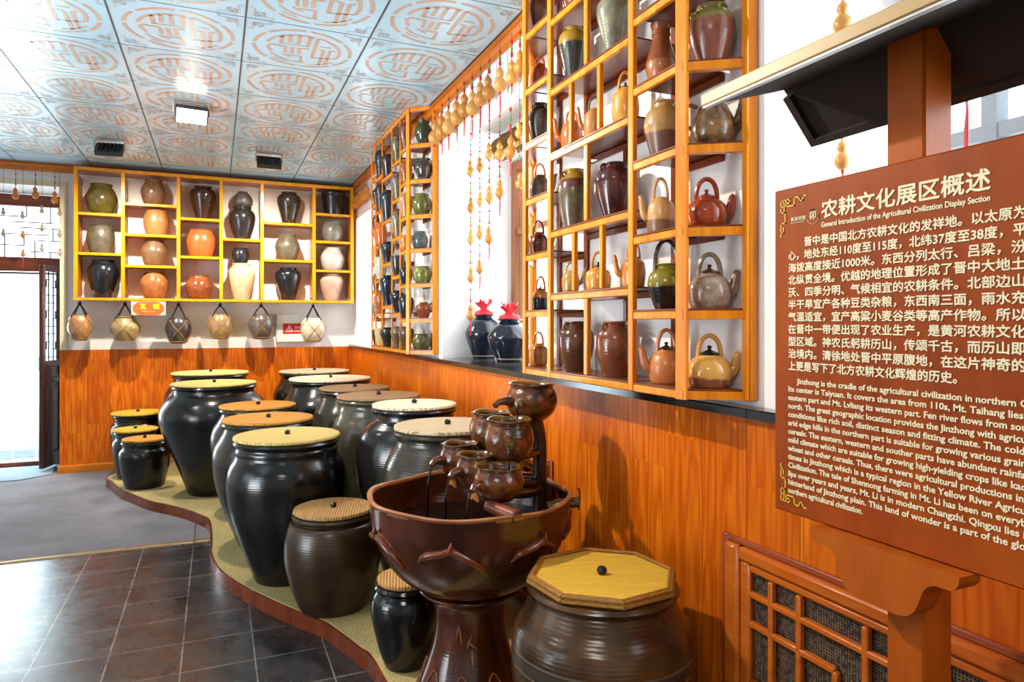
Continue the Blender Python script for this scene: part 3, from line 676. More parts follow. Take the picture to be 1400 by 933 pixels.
# ------------------------------------------------------------------ small pottery
PROF = {
 'jar': [(.56, 0), (.66, .12), (.87, .38), (1, .66), (.92, .82), (.70, .92), (.66, .95), (.72, .985), (.70, 1)],
 'shoulder': [(.46, 0), (.50, .08), (.70, .35), (.94, .62), (1, .76), (.90, .88), (.55, .94), (.52, .965), (.60, .99), (.58, 1)],
 'squat': [(.60, 0), (.80, .14), (1, .45), (.96, .65), (.74, .86), (.66, .92), (.72, .98), (.70, 1)],
 'barrel': [(.72, 0), (.84, .15), (1, .5), (.95, .75), (.80, .92), (.76, .955), (.82, .99), (.80, 1)],
 'basin': [(.74, 0), (.84, .3), (.93, .8), (1, .94), (1.0, 1)],
 'vase': [(.62, 0), (.86, .1), (1, .28), (.90, .46), (.62, .70), (.56, .85), (.68, .97), (.70, 1)],
 'teapot': [(.80, 0), (.90, .1), (1, .4), (.97, .62), (.78, .84), (.48, .95), (.44, 1)],
 'dome': [(.84, 0), (.92, .1), (1, .4), (.98, .6), (.86, .82), (.5, .95), (.40, 1)],
 'tall': [(.50, 0), (.60, .12), (.88, .5), (1, .73), (.92, .87), (.66, .945), (.62, .97), (.68, 1)],
 'jug': [(.58, 0), (.74, .15), (.98, .5), (1, .62), (.86, .8), (.52, .9), (.48, .94), (.60, .985), (.60, 1)],
 'bowl': [(.50, 0), (.58, .06), (.86, .45), (.98, .8), (1, 1)],
 'round': [(.64, 0), (.70, .07), (.91, .34), (1, .57), (.95, .76), (.70, .90), (.60, .94), (.66, .98), (.64, 1)],
 'sack': [(.50, 0), (.66, .06), (.92, .3), (1, .55), (.94, .78), (.78, .93), (.70, .97), (.70, 1)],
 'pear': [(.70, 0), (.92, .15), (1, .35), (.93, .58), (.70, .82), (.52, .92), (.5, 1)],
}
def open_profile(kind, R, H, thick=0.006):
    p = spline([(r*R, z*H, 0) for r, z in PROF[kind]], 4); p = [(a[0], a[1]) for a in p]
    rr = p[-1][0]; t = min(thick, rr*.3)
    return p+[(rr-t*.4, H+.001), (rr-t, H-.001), (rr-t, H*.93), (rr-t*.6, H*.80)]
def arch(c, d, half, h, r, m, n=14, flat=0.0):
    """hoop handle over the pot, in the plane of d"""
    pts = [c+d*(half*math.cos(PI*i/n))+Vector((0, 0, h*math.sin(PI*i/n)**(.75))) for i in range(n+1)]
    m.tube([c+d*half-Vector((0, 0, .012))]+pts+[c-d*half-Vector((0, 0, .012))], r, 8)
MPOT = []
def pot(name, kind, pos, R, H, mat, label, cat='jar', group=None, spout=None, handle=None, ears=0, lid=None, top=None, hmat=None, side=None, dirv=None, parent=None):
    """pos: centre of the foot. spout: +1 to the right of the picture, -1 to the left, or an angle pair; handle: height of hoop above the rim"""
    simple = not (spout or handle or ears or lid or side)
    d = dirv or Vector((RIGHT.x, RIGHT.y, 0))
    if simple:
        m = MB().lathe(open_profile(kind, R, H), n=28); o = m.build(name, mat, None, loc=pos); return tag(o, label, cat, group)
    o = thing(name, pos, label, cat, group)
    MB().lathe(open_profile(kind, R, H), n=28).build('body', mat, o)
    hmat = hmat or mat
    if spout:
        s = d*spout; b = Vector((0, 0, 0)); m = MB()
        pts = [s*(R*.86)+Vector((0, 0, H*.42)), s*(R*1.22)+Vector((0, 0, H*.48)), s*(R*1.42)+Vector((0, 0, H*.72)), s*(R*1.50)+Vector((0, 0, H*.96)), s*(R*1.62)+Vector((0, 0, H*1.06))]
        m.tube(spline([tuple(q) for q in pts], 3), [R*.30-R*.17*i/12 for i in range(13)], 10); m.build('spout', mat, o)
    if handle:
        m = MB(); rim = PROF[kind][-1][0]*R; half = min(R*.62, max(rim*1.15, R*.5)); zb = H*.84
        arch(Vector((0, 0, zb)), d, half, H-zb+handle, max(.0045, R*.115), m); m.build('handle', hmat, o)
    if side:
        m = MB(); s = d*side; m.tube(spline([tuple(s*(R*a)+Vector((0, 0, H*b))) for a, b in ((.70, .86), (1.15, .92), (1.42, .74), (1.32, .5), (.96, .38))], 4), R*.10, 8); m.build('handle', hmat, o)
    if lid:
        rl = PROF[kind][-1][0]*R
        m = MB().lathe([(.001, H-.004), (rl*1.02, H-.002), (rl*1.05, H+.003), (rl*.7, H+R*.12), (rl*.25, H+R*.2), (rl*.16, H+R*.26), (rl*.26, H+R*.34), (rl*.2, H+R*.4), (.001, H+R*.42)], n=20)
        l = m.build('lid', lid, o)
    for k in range(ears):
        a = (2*PI*k/ears)+.2; q = Vector((math.cos(a), math.sin(a), 0)); c = q*(PROF[kind][-1][0]*R*1.18)+Vector((0, 0, H*.90)); m = MB()
        m.tube([c+q*(R*.14*math.cos(t_))+Vector((0, 0, R*.17*math.sin(t_))) for t_ in [2*PI*i/12 for i in range(13)]], R*.045, 6, False); m.build('ear', hmat, o)
    if top:
        top(o, R, H)
    return o

# colours
TAN = ((170, 112, 58), (196, 140, 80)); ORG = ((186, 88, 34), (216, 118, 54)); OCH = ((196, 128, 42), (222, 158, 70)); BR = ((84, 42, 22), (124, 66, 34))
DKB = ((44, 28, 20), (78, 48, 28)); BK = ((18, 20, 24), (36, 38, 44)); NVY = ((18, 22, 34), (34, 42, 60)); OLV = ((78, 68, 22), (114, 100, 40)); GRN = ((34, 40, 28), (66, 72, 48))
GRB = ((82, 74, 58), (120, 108, 84)); GYG = ((92, 94, 72), (136, 136, 110)); CRM = ((196, 178, 136), (220, 206, 170)); RED = ((132, 44, 18), (172, 70, 30)); WHT = ((190, 182, 170), (222, 214, 204)); PNK = ((196, 160, 136), (220, 190, 168))
def g2(c, rough=.2, **k): return glaze(c[0], c[1], rough=rough, scale=16, **k)

# ------------------------------------------------------------------ yellow shelf on the back wall
YF = 7.32
bs = thing('display_shelf', tuple(at_y(292, 411, YF)), 'yellow wooden display shelf of six columns on the back wall', 'shelf'); B0 = Vector(bs.location)
zt, zb_ = 2.828, 1.655
pu = [103.3, 168, 244, 302.4, 358.5, 429.6, 481.5]; PX = [at_y(u, 330, YF).x for u in pu]
LB = lambda m, *a: m.bevel_box(a[0]-B0.x, a[1]-B0.x, a[2]-B0.y, a[3]-B0.y, a[4]-B0.z, a[5]-B0.z, .003)
pw = .016
for i, x in enumerate(PX):
    m = MB(); LB(m, x-pw, x+pw, YF, YF+.03, zb_, zt); m.build('post', M_YEL, bs)
    m = MB(); LB(m, x-.012, x+.012, YF+.035, YBACK-.03, zb_+.03, zt-.03); m.build('side_panel', M_YELD, bs)
    m = MB(); LB(m, x-pw*.8, x+pw*.8, YBACK-.028, YBACK-.002, zb_+.03, zt-.03); m.build('back_post', M_YELD, bs)
for z0_, z1_ in ((zb_-.026, zb_), (zt, zt+.03)):
    m = MB(); LB(m, PX[0]-pw, PX[-1]+pw, YF-.002, YF+.032, z0_, z1_); m.build('rail', M_YEL, bs)
    m = MB(); LB(m, PX[0]-pw, PX[-1]+pw, YF+.033, YBACK-.002, z0_+.004, z1_-.002); m.build('shelf_board', M_YELD, bs)
rows = [[293, 347.5], [280.5, 322.2, 364.7], [300.2, 352.3], [328.3], [306.5, 357.0], [294, 331.5, 371]]
ZS = []
for c in range(6):
    zs = []
    for v in rows[c]:
        z = at_y((pu[c]+pu[c+1])/2, v, YF).z; a, b = PX[c]+pw+.0005, PX[c+1]-pw-.0005
        m = MB(); LB(m, a, b, YF+.002, YF+.028, z-.013, z+.013); m.build('rail', M_YEL, bs)
        m = MB(); LB(m, a-.003, b+.003, YF+.0285, YBACK-.003, z-.006, z+.010); m.build('shelf_board', M_YELD, bs)
        zs.append(z+.010)
    ZS.append(zs+[zb_-.002])
YP = 7.455
GB = 'jars on the yellow display shelf'
def bpot(col, row, u, vt, hw, kind, c, label, rough=.2, dz=0.0, **k):
    p = at_y(u, vt, YP); z0 = ZS[col][row]+dz; R = min(px(hw, p), .132); c = tuple(tuple(int(x*.84) for x in q_) for q_ in c)
    return pot('stoneware_jar', kind, (p.x, YP, z0+.0005), R, p.z-z0, g2(c, rough), label, 'jar', GB, **k)
bpot(0, 0, 139, 252.5, 22.5, 'squat', OLV, 'olive green glazed jar at top left of the yellow shelf')
bpot(0, 1, 138, 309, 20, 'barrel', GRB, 'grey brown ribbed jar under the olive green jar', .4)
bpot(0, 2, 141, 356, 22, 'jar', BK, 'black jar in the bottom left cell of the yellow shelf')
bpot(1, 0, 210, 247, 18, 'squat', ((112, 78, 54), (150, 106, 74)), 'brown jar at the top of the second column, under the ceiling trim')
bpot(1, 1, 213.5, 288.5, 18, 'barrel', TAN, 'tan jar second from the top in the second column', .35)
bpot(1, 2, 211, 328, 18.5, 'squat', ((104, 74, 48), (140, 104, 70)), 'dull brown jar third from the top in the second column', .35)
bpot(1, 3, 211, 370, 19.5, 'squat', ((158, 96, 48), (190, 122, 66)), 'shiny tan jar above the red name board')
bpot(2, 0, 277.5, 256, 18, 'tall', DKB, 'dark brown jar at the top of the third column')
bpot(2, 1, 275, 315, 21, 'barrel', ORG, 'bright orange jar in the middle of the third column', .3)
bpot(2, 2, 272, 376.5, 18.5, 'squat', ((128, 66, 34), (168, 92, 50)), 'squat shiny reddish brown jar at the foot of the third column', .15)
q = bpot(3, 0, 331, 283.5, 18.5, 'jar', ((30, 28, 30), (52, 46, 46)), 'round black jar carrying a small grey jar in the fourth column')
zq = at_y(331, 283.5, YP).z
p_ = at_y(332, 263, YP); pot('stoneware_jar', 'pear', (p_.x, YP, zq+.002), px(14, p_), p_.z-zq, g2(((62, 58, 54), (92, 86, 78)), .35), 'small grey jar stacked on the round black jar', 'jar', GB)
bpot(3, 1, 330, 361, 20, 'jar', CRM, 'beige jar carrying a small black jar in the fourth column', .35)
zq = at_y(330, 361, YP).z
p_ = at_y(329, 340, YP); pot('stoneware_jar', 'barrel', (p_.x, YP, zq+.002), px(12, p_), p_.z-zq, g2(BK), 'small black jar stacked on the beige jar', 'jar', GB)
bpot(4, 0, 395, 264, 16.5, 'tall', ((34, 28, 22), (70, 56, 40)), 'dark brown jar at the top of the fifth column')
bpot(4, 1, 393, 321, 17, 'squat', GRB, 'greyish brown ribbed jar in the middle of the fifth column', .4)
bpot(4, 2, 394, 367, 18, 'tall', BK, 'blue black jar at the foot of the fifth column')
bpot(5, 0, 456.5, 265, 21, 'basin', ((22, 22, 24), (50, 46, 46)), 'black straight-sided basin at top right of the yellow shelf')
bpot(5, 1, 455, 304.5, 15, 'barrel', ((110, 106, 92), (146, 142, 126)), 'small grey jar under the black basin', .35)
bpot(5, 2, 454.5, 339.5, 16.5, 'squat', WHT, 'whitish banded jar second from the bottom in the right column', .35)
bpot(5, 3, 453, 375, 17, 'tall', PNK, 'pinkish beige jar in the bottom right cell of the yellow shelf', .4)

# rope-slung jars under the shelf
ROPE = plain('straw_rope', srgb(150, 118, 70), 0.9, var=0.3, scale=80); ROPED = plain('dark_rope', srgb(38, 34, 32), 0.9, var=0.3, scale=80)
def sling(u, vt, vb, hw, c, label, rm):
    YH = 7.42; p = at_y(u, vb, YH); t_ = at_y(u, vt, YH); R = px(hw, p); H = t_.z-p.z
    o = thing('hanging_jar', (p.x, YH, p.z), label, 'jar', 'jars slung in rope under the yellow shelf')
    MB().lathe(open_profile('squat' if hw > 19 else 'sack', R, H), n=28).build('body', g2(c, .3), o)
    knot = Vector((0, 0, zb_-.03-p.z-.008)); m = MB()
    for k in range(4):
        a = PI/4+k*PI/2; q = Vector((math.cos(a), math.sin(a), 0))
        m.tube(spline([tuple(knot-Vector((0, 0, .02))+q*.006), tuple(q*R*.55+Vector((0, 0, H*1.12))), tuple(q*R*.86+Vector((0, 0, H*.9)))], 4), .006, 6)
    m.build('carrying_cord', ROPED, o)
    pr = [(z_*H, r_*R+.003) for r_, z_ in PROF['squat' if hw > 19 else 'sack']]
    def rad(z): 
        for i in range(len(pr)-1):
            if pr[i][0] <= z <= pr[i+1][0]: f_ = (z-pr[i][0])/(pr[i+1][0]-pr[i][0]+1e-9); return pr[i][1]+(pr[i+1][1]-pr[i][1])*f_
        return pr[-1][1]
    m = MB()
    for s in (-1, 1):
        for k in range(4):
            pts = []
            for i in range(13):
                z = H*(.9-.82*i/12); a = PI/4+k*PI/2+s*i/12*PI*.5; pts.append((rad(z)*math.cos(a), rad(z)*math.sin(a), z))
            m.tube(pts, .0032, 5)
    m.tube([(rad(H*.07)*math.cos(2*PI*i/20), rad(H*.07)*math.sin(2*PI*i/20), H*.07) for i in range(21)], .0035, 5)
    m.build('rope_net', rm, o)
    m = MB().ball(knot-Vector((0, 0, .018)), .016, 10, 1.3); m.tube([knot-Vector((0, 0, .02)), knot+Vector((.004, .004, .012))], .004, 6); m.build('knot', ROPED, o)
sling(109, 431, 466, 17.5, ((140, 96, 54), (176, 130, 84)), 'leftmost rope-slung jar, tan brown, beside the doorway', ROPE)
sling(171, 433, 466, 20.5, ((136, 112, 70), (166, 144, 100)), 'widest rope-slung jar, olive tan, left of the red name board', ROPE)
sling(244, 434, 470, 18, ((40, 34, 32), (70, 62, 58)), 'black rope-slung jar, right of the red name board', ROPE)
sling(301, 430, 464, 17.5, ((126, 98, 62), (160, 130, 90)), 'brown rope-slung jar between the black one and the dark grey one', ROPE)
sling(357, 430, 464, 17.5, ((62, 54, 50), (98, 90, 86)), 'dark grey rope-slung jar left of the white metal box', ROPE)
sling(428, 435, 468, 17, ((176, 158, 130), (206, 194, 172)), 'whitish rope-slung jar hanging before the white metal box', ROPE)

# ------------------------------------------------------------------ lattice shelves on the right wall
XM = 1.215
GA, GC = 'pots on the near lattice shelf', 'pots on the far lattice shelf'
def yrail(u): return at_x(u, 442, XM).y
def zrail(u, v): return at_x(u, v, XM).z
class Lattice:
    """posts and rails in the plane XM, the near end canted back to the wall"""
    def __init__(s, label, y_far, y_corner, y_end, zbot, ztop, loc):
        s.o = thing('lattice_shelf', loc, label, 'shelf'); s.l = Vector(loc); s.yf, s.yc, s.ye, s.zb, s.zt = y_far, y_corner, y_end, zbot, ztop
        s.cu = Vector((XWALL-.022-XM, y_end-y_corner, 0)); s.n = 0
    def b(s, name, x0, x1, y0, y1, z0, z1, mat, bev=.003):
        m = MB(); l = s.l; m.bevel_box(x0-l.x, x1-l.x, y0-l.y, y1-l.y, z0-l.z, z1-l.z, bev); return m.build(name, mat, s.o)
    def post(s, y, z0, z1, wd=.028, dp=.018):
        s.b('post', XM, XM+dp, y-wd/2, y+wd/2, z0, z1, M_LATT)
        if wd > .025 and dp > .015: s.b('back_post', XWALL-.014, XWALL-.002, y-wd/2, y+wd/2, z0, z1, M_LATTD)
    def far(s, z, h=.024, lng=.3):
        a = Vector((XM+.010, s.yf, z))-s.l; b = a+Vector((XWALL-.03-XM, lng, 0)); m = MB(); m.bar(a, b, .014, h); m.build('rail', M_LATT, s.o, False)
        P = [(XM+.004-s.l.x, s.yf-.0005-s.l.y), (XWALL-.004-s.l.x, s.yf+lng-s.l.y), (XWALL-.004-s.l.x, s.yf-.0005-s.l.y)]
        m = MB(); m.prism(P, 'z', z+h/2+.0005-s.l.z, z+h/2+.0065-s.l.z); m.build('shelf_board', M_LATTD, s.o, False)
    def far_post(s, z0, z1, lng=.3): s.b('post', XWALL-.032, XWALL-.003, s.yf+lng-.014, s.yf+lng+.014, z0, z1, M_LATT)
    def rail(s, ya, yb, z, board=True, h=.024):
        s.b('rail', XM+.001, XM+.017, ya, yb, z-h/2, z+h/2, M_LATT)
        if board:
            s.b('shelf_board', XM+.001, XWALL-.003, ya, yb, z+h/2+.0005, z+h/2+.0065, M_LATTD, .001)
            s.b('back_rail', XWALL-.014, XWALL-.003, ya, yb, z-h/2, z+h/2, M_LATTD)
    def canted(s, z, h=.024, board=True):
        a = Vector((XM+.012, s.yc, z))-s.l; m = MB(); m.bar(a, a+s.cu, .024, h); m.build('rail', M_LATT, s.o, False)
        if board:
            P = [(XM+.004-s.l.x, s.yc-.004-s.l.y), (XWALL-.028-s.l.x, s.ye+.006-s.l.y), (XWALL-.028-s.l.x, s.yc+.0-s.l.y)]
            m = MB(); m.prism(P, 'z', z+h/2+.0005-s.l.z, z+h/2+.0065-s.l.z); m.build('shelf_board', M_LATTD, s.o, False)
TOPOF = .0187
# near shelf
u_c = 928; yC = yrail(u_c); yE = at_x(1028, 442, XWALL-.01).y
zb1 = zrail(797.7, 520); zt1 = 2.90
N = Lattice('tall lattice shelf of varnished pine crowded with teapots, beside the sign board', yrail(714), yC, yE, zb1, zt1, (XM+.05, 2.1, zb1))
yL, y748, y860 = yrail(716), yrail(750), yrail(861.5)
for y in (yL, y748, y860): N.post(y, zb1-.012, zt1, .030)
cp0 = Vector((XM+.012, yC, 0))-N.l; m = MB(); m.prism([(XM-.001-N.l.x, yC+.014-N.l.y), (XM+.018-N.l.x, yC+.014-N.l.y), (XM+.026-N.l.x, yC-.012-N.l.y), (XM+.010-N.l.x, yC-.020-N.l.y)], 'z', -.013, zt1-zb1); m.build('post', M_LATT, N.o, False)
ec = Vector((XWALL-.018, yE, 0)); m = MB(); m.bevel_box(ec.x-.016-N.l.x, ec.x+.016-N.l.x, ec.y-.016-N.l.y, ec.y+.016-N.l.y, -.014, zt1-zb1, .003); m.build('post', M_LATT, N.o)
ZL_ = [zrail(731, v) for v in (-39, 39.5, 117.7, 195.3, 273.5, 351.4, 430)]+[zb1]
ZM_ = [zrail(797, v) for v in (-108, -8, 97, 194.4, 310, 404)]+[zb1]
ZC_ = [zrail(892, v) for v in (-97, 12.2, 112, 218.7, 324.6, 431.4)]+[zb1]
hwp = .0152
N.yf = yL
for z in ZL_: N.rail(y748+hwp, yL-hwp, z); N.far(z, lng=.25)
N.far_post(zb1-.012, zt1, .25)
for i, z in enumerate(ZM_):
    N.rail(y860+hwp, y748-hwp, z)
for z in ZC_: N.rail(yC+hwp, y860-hwp, z); N.canted(z)
for y0_, z in ((yL, zt1), ): N.rail(yC, yL, zt1+.012-.012, False)
hr = .0125
def sub(u, i, wd=.022): N.post(yrail(u), ZM_[i+1]+hr+.0065, ZM_[i]-hr, wd)
for i in (0, 1, 3, 5): sub(800, i, .026)
for i in (2, 4):
    for u in ((779, 817.5) if i == 2 else (783, 821)): sub(u, i, .020)

XC = 1.286
def near_cell(u, z0):
    y_ = at_x(u, 442, XC).y; i = min(range(8), key=lambda q: abs((ZM_+[9])[q]-z0)); edges = [yC+.013]
    if y_ > y748: return (y748+.016, yL+.09)
    if y_ < y860: return (yC+.016, y860-.016)
    subs = {1: (800,), 2: (800,), 3: (779, 817.5), 4: (800,), 5: (783, 821), 6: (800,)}.get(i, ())
    ed = [y748]+[yrail(q) for q in subs]+[y860]
    for b, a in zip(ed, ed[1:]):
        if a <= y_ <= b: return (a+.014, b-.014)
def npot(kind, u, vt, z0, hw, mat, label, name='stoneware_jar', cat='jar', xc=XC, group=GA, z=None, rmax=.069, cell='auto', **k):
    if cell == 'auto': cell = near_cell(u, z0) if group == GA and xc == XC else None
    if group == GA and u < 745 and xc == XC: xc = 1.304; rmax = min(rmax, .061)
    p = at_x(u, vt, xc); zb = z0+TOPOF; R = min(px(hw, p), rmax)
    if cell:                                   # keep the pot inside its own cell
        a, b = cell; R = min(R, (b-a)/2-.004); p.y = min(max(p.y, a+R+.003), b-R-.003)
    return pot(name, kind, (xc, p.y, zb+.0005), R, p.z-zb, mat, label, cat, group, **k)
TP = dict(name='teapot', cat='teapot')
DL = g2(DKB)
# left column, top to bottom
npot('jug', 734, -6, ZL_[1], 17, g2(((70, 44, 32), (104, 68, 50)), .25), 'ribbed brown jar at the top of the near shelf\'s left column', rmax=.062)
npot('teapot', 738, 88, ZL_[2], 13, g2(RED), 'small red teapot below the ribbed brown jar', handle=.03, spout=.8, **TP)
npot('jug', 739, 143, ZL_[3], 17, g2(((40, 36, 30), (70, 64, 54)), .25), 'dark grey ribbed jar with ear rings in the left column', ears=4, rmax=.062)
npot('teapot', 738, 240, ZL_[4], 14, g2(((82, 66, 58), (112, 92, 82))), 'dull grey brown teapot below the dark ribbed jar', handle=.05, spout=1, hmat=g2(TAN), **TP)
npot('teapot', 736, 318, ZL_[5], 14, g2(BR), 'brown teapot with brown hoop, middle of the left column', handle=.05, spout=1, **TP)
npot('dome', 739, 396, ZL_[6], 12, glaze(BK[0], BK[1], top=(176, 110, 52), split=.055, rough=.2), 'black teapot with tan shoulder in the left column', handle=.055, lid=DL, **TP)
npot('dome', 736, 470, ZL_[7], 13.5, g2(((152, 92, 34), (186, 122, 50))), 'amber teapot in the bottom cell of the left column', handle=.05, **TP)
# main block
npot('shoulder', 784, 40, ZM_[2], 21, glaze((38, 40, 36), (66, 66, 60), top=(150, 118, 34), split=.155, rough=.2), 'two-tone jar, yellow above black, with small ear handles', ears=2)
npot('shoulder', 838, -4, ZM_[2], 24, g2(GYG, .25), 'tall grey green jar in the upper middle of the near shelf', ears=4)
npot('jar', 787, -24, ZM_[1], 20, g2(BR), 'brown jar cut by the top of the photo above the two-tone jar')
npot('teapot', 777, 168, ZM_[3], 15, g2(ORG), 'orange teapot behind the left sub-post of the upper teapot row', handle=.04, spout=-1, **TP)
npot('dome', 809, 151, ZM_[3], 14, g2(TAN), 'tan teapot in the middle of the upper teapot row', handle=.045, spout=-1, hmat=g2(GRB), **TP)
npot('dome', 843, 128, ZM_[3], 18.5, g2(OCH), 'ochre teapot with hoop handle at the right of the upper teapot row', handle=.055, lid=DL, **TP)
npot('round', 778, 236, ZM_[4], 22, glaze((74, 62, 44), (110, 96, 70), top=(150, 116, 34), split=.19, rough=.2, band=((.155, .19, (92, 48, 40)),)), 'jar with yellow shoulder over grey brown body behind a sub-post', ears=2, hmat=g2(DKB))
npot('jar', 836, 227, ZM_[4], 27, g2(((42, 22, 26), (92, 40, 30)), .12), 'glossy purple brown jar with dark rim and ring ears', ears=4, hmat=g2(DKB))
npot('teapot', 773, 371, ZM_[5], 12, g2(((190, 150, 80), (160, 110, 60))), 'small yellowish teapot in the left cell of the lower teapot row', spout=1, handle=.03, **TP)
npot('dome', 818, 366, ZM_[5], 18, g2(OCH), 'ochre teapot with hoop handle in the middle of the lower teapot row', handle=.055, lid=DL, **TP)
npot('dome', 866, 352, ZM_[5], 17, g2(((200, 136, 48), (176, 96, 40))), 'ochre teapot with left spout partly behind the broad post', handle=.05, spout=-1, **TP)
npot('round', 788, 440, ZM_[6], 25, g2(((64, 36, 24), (96, 58, 38)), .15), 'dark brown eared jar at the lower left of the near shelf', ears=4)
npot('round', 842, 440, ZM_[6], 29, g2(((92, 48, 28), (132, 74, 44)), .15), 'larger chestnut brown eared jar on the bottom board of the near shelf', ears=4)
# column beside the corner post
npot('tall', 878, 28, ZC_[2]+.13, 10, g2(GRB), 'small grey jar glimpsed behind the amphora-shaped vase', xc=1.345) if False else None
npot('vase', 900, 36, ZC_[2], 21, glaze((150, 88, 46), (182, 112, 62), top=(128, 66, 30), split=.065, rough=.25), 'tan waisted vase with wide mouth and beaded shoulder')
npot('jug', 902, 143, ZC_[3], 27, glaze((96, 62, 46), (128, 86, 64), top=(170, 128, 70), split=.075, rough=.3), 'squat brown jug with tan shoulder under the waisted vase')
npot('dome', 902, 271, ZC_[4], 20, glaze((120, 84, 54), (150, 110, 74), top=(204, 154, 92), split=.042, rough=.3), 'pale tan teapot with brown foot left of the red teapot', handle=.06, spout=-.9, **TP)
npot('jug', 911, 362, ZC_[5], 26, glaze((26, 20, 18), (46, 34, 28), top=(126, 112, 30), split=.07, rough=.15), 'olive and black jug with tall dark hoop handle', handle=.075, hmat=g2(DKB))
npot('teapot', 911, 478, ZC_[6], 25, g2(((176, 98, 44), (204, 128, 70)), .3), 'orange teapot with dark lid at the bottom beside the corner post', handle=.06, spout=-.9, lid=DL, **TP)
# canted end
kd = dict(xc=1.322, rmax=.069)
cd_ = N.cu.normalized()
npot('round', 973, 11, ZC_[2], 33, glaze((104, 54, 38), (140, 78, 56), top=(110, 104, 54), split=.115, rough=.25), 'round red brown jar with olive neck, topmost on the canted end', ears=3, dirv=cd_, **kd)
npot('pear', 975, 138, ZC_[3], 30, glaze((54, 36, 24), (150, 110, 70), rough=.2, scale=30), 'mottled dark teapot with side handle partly behind the roof edge', side=-1, spout=.9, dirv=cd_, lid=None, **TP, **kd)
npot('teapot', 966, 271, ZC_[4], 29, g2(RED, .15), 'shiny red teapot with hoop handle on the canted end', handle=.055, spout=.8, lid=g2(RED), dirv=cd_, **TP, **kd)
npot('teapot', 970, 374, ZC_[5], 30, glaze((112, 80, 60), (168, 150, 128), rough=.2, scale=24), 'grey brown teapot with two-tone hoop and stout spout', handle=.055, spout=.8, lid=DL, hmat=g2(((70, 56, 46), (176, 160, 130))), dirv=cd_, **TP, **kd)
npot('teapot', 970, 485, ZC_[6], 31, glaze((112, 66, 40), (140, 84, 52), top=(214, 158, 74), split=.028, rough=.15), 'yellow teapot with black lid at the foot of the canted end', handle=.055, spout=.8, lid=g2(BK), dirv=cd_, **TP, **kd)

# far shelf
yC2 = yrail(556); yE2 = at_x(597, 442, XWALL-.01).y; zb2 = zrail(530, 478)
zt2 = zrail(532, 178)
Fs = Lattice('far lattice shelf of varnished pine between the two window recesses', yrail(506.5), yC2, yE2, zb2, zt2, (XM+.05, 5.3, zb2))
fu = [508, 513.3, 522, 535.3, 546.4]; fy = [yrail(u) for u in fu]
for y in fy: Fs.post(y, zb2-.012, zt2+.012, .022, .009)
m = MB(); m.prism([(XM-.001-Fs.l.x, yC2+.016-Fs.l.y), (XM+.018-Fs.l.x, yC2+.016-Fs.l.y), (XM+.028-Fs.l.x, yC2-.014-Fs.l.y), (XM+.010-Fs.l.x, yC2-.024-Fs.l.y)], 'z', -.013, zt2-zb2+.012); m.build('post', M_LATT, Fs.o, False)
m = MB(); m.bevel_box(XWALL-.036-Fs.l.x, XWALL-.002-Fs.l.x, yE2-.018-Fs.l.y, yE2+.018-Fs.l.y, -.014, zt2-zb2+.012, .003); m.build('post', M_LATT, Fs.o)
fv = [[245.5, 282, 321, 362, 400, 438], [244, 290, 337.5, 385, 431], [243, 302.8, 362, 420.6], [223, 274.5, 327, 379.5, 431], [205, 252.6, 299.6, 345.3, 392, 438.7]]
fz = []
for c in range(5):
    ya, yb = fy[c], (fy[c+1] if c < 4 else yC2); um = (fu[c]+(fu[c+1] if c < 4 else 557))/2
    zs = [zrail(um, v) for v in fv[c]]+[zb2]; fz.append(zs)
    for z in zs: Fs.rail(yb+.0115, ya-.0115, z)
    Fs.rail(yb+.0115, ya-.0115, zt2)
for z in fz[4]: Fs.canted(z)
Fs.yf = fy[0]
for z in fz[0]: Fs.far(z)
Fs.far_post(zb2-.012, zt2)
Fs.canted(zt2, board=False)
def fp(col, row, u, vt, hw, kind, c, desc, rough=.18, **k):
    colw = ('in farthest column', 'in second farthest column', 'in third column', 'in fourth column', 'in column beside corner post', 'on canted near end')[col]
    n = len(fz[min(col, 4)]); roww = ('top row', 'second row', 'third row', 'fourth row', 'fifth row', 'sixth row', 'bottom row')[row] if row < n-1 else 'bottom row'
    nm = k.pop('name', 'stoneware_jar'); cat = k.pop('cat', 'jar'); xc = k.pop('xc', 1.244 if col < 5 else 1.315)
    mt = c if not isinstance(c, tuple) else g2(c, rough)
    return npot(kind, u, vt, fz[min(col, 4)][row], hw, mt, '%s, %s %s of far lattice shelf' % (desc, roww, colw), name=nm, cat=cat, group=GC, xc=xc, cell=None if col == 5 else ((fy[col+1] if col < 4 else yC2+.012)+.012, fy[col]-.012), rmax=k.pop('rmax', .061 if col < 5 else .068), **k)
fp(5, 0, 579, 167, 12, 'squat', GRN, 'dark green lidded jar', lid=g2(GRN))
fp(5, 1, 579.5, 218, 12.5, 'squat', ((40, 36, 34), (70, 62, 56)), 'dark lidded teapot with loops', lid=g2(GRN), spout=1, ears=2, **TP)
fp(5, 2, 577, 266, 13.5, 'squat', ((70, 72, 26), (106, 106, 44)), 'squat olive jar')
fp(5, 3, 574, 317, 11.5, 'squat', ((70, 82, 84), (112, 124, 122)), 'small blue grey jar')
fp(5, 4, 578, 365, 13, 'barrel', ((66, 74, 26), (140, 140, 70)), 'green embossed jar', .15)
fp(5, 5, 579, 414, 11, 'jug', ((110, 50, 26), (142, 70, 40)), 'red brown jug with handle', side=.9)
fp(5, 6, 576, 457, 13, 'barrel', ((60, 62, 28), (104, 102, 56)), 'round moss green jar', .2)
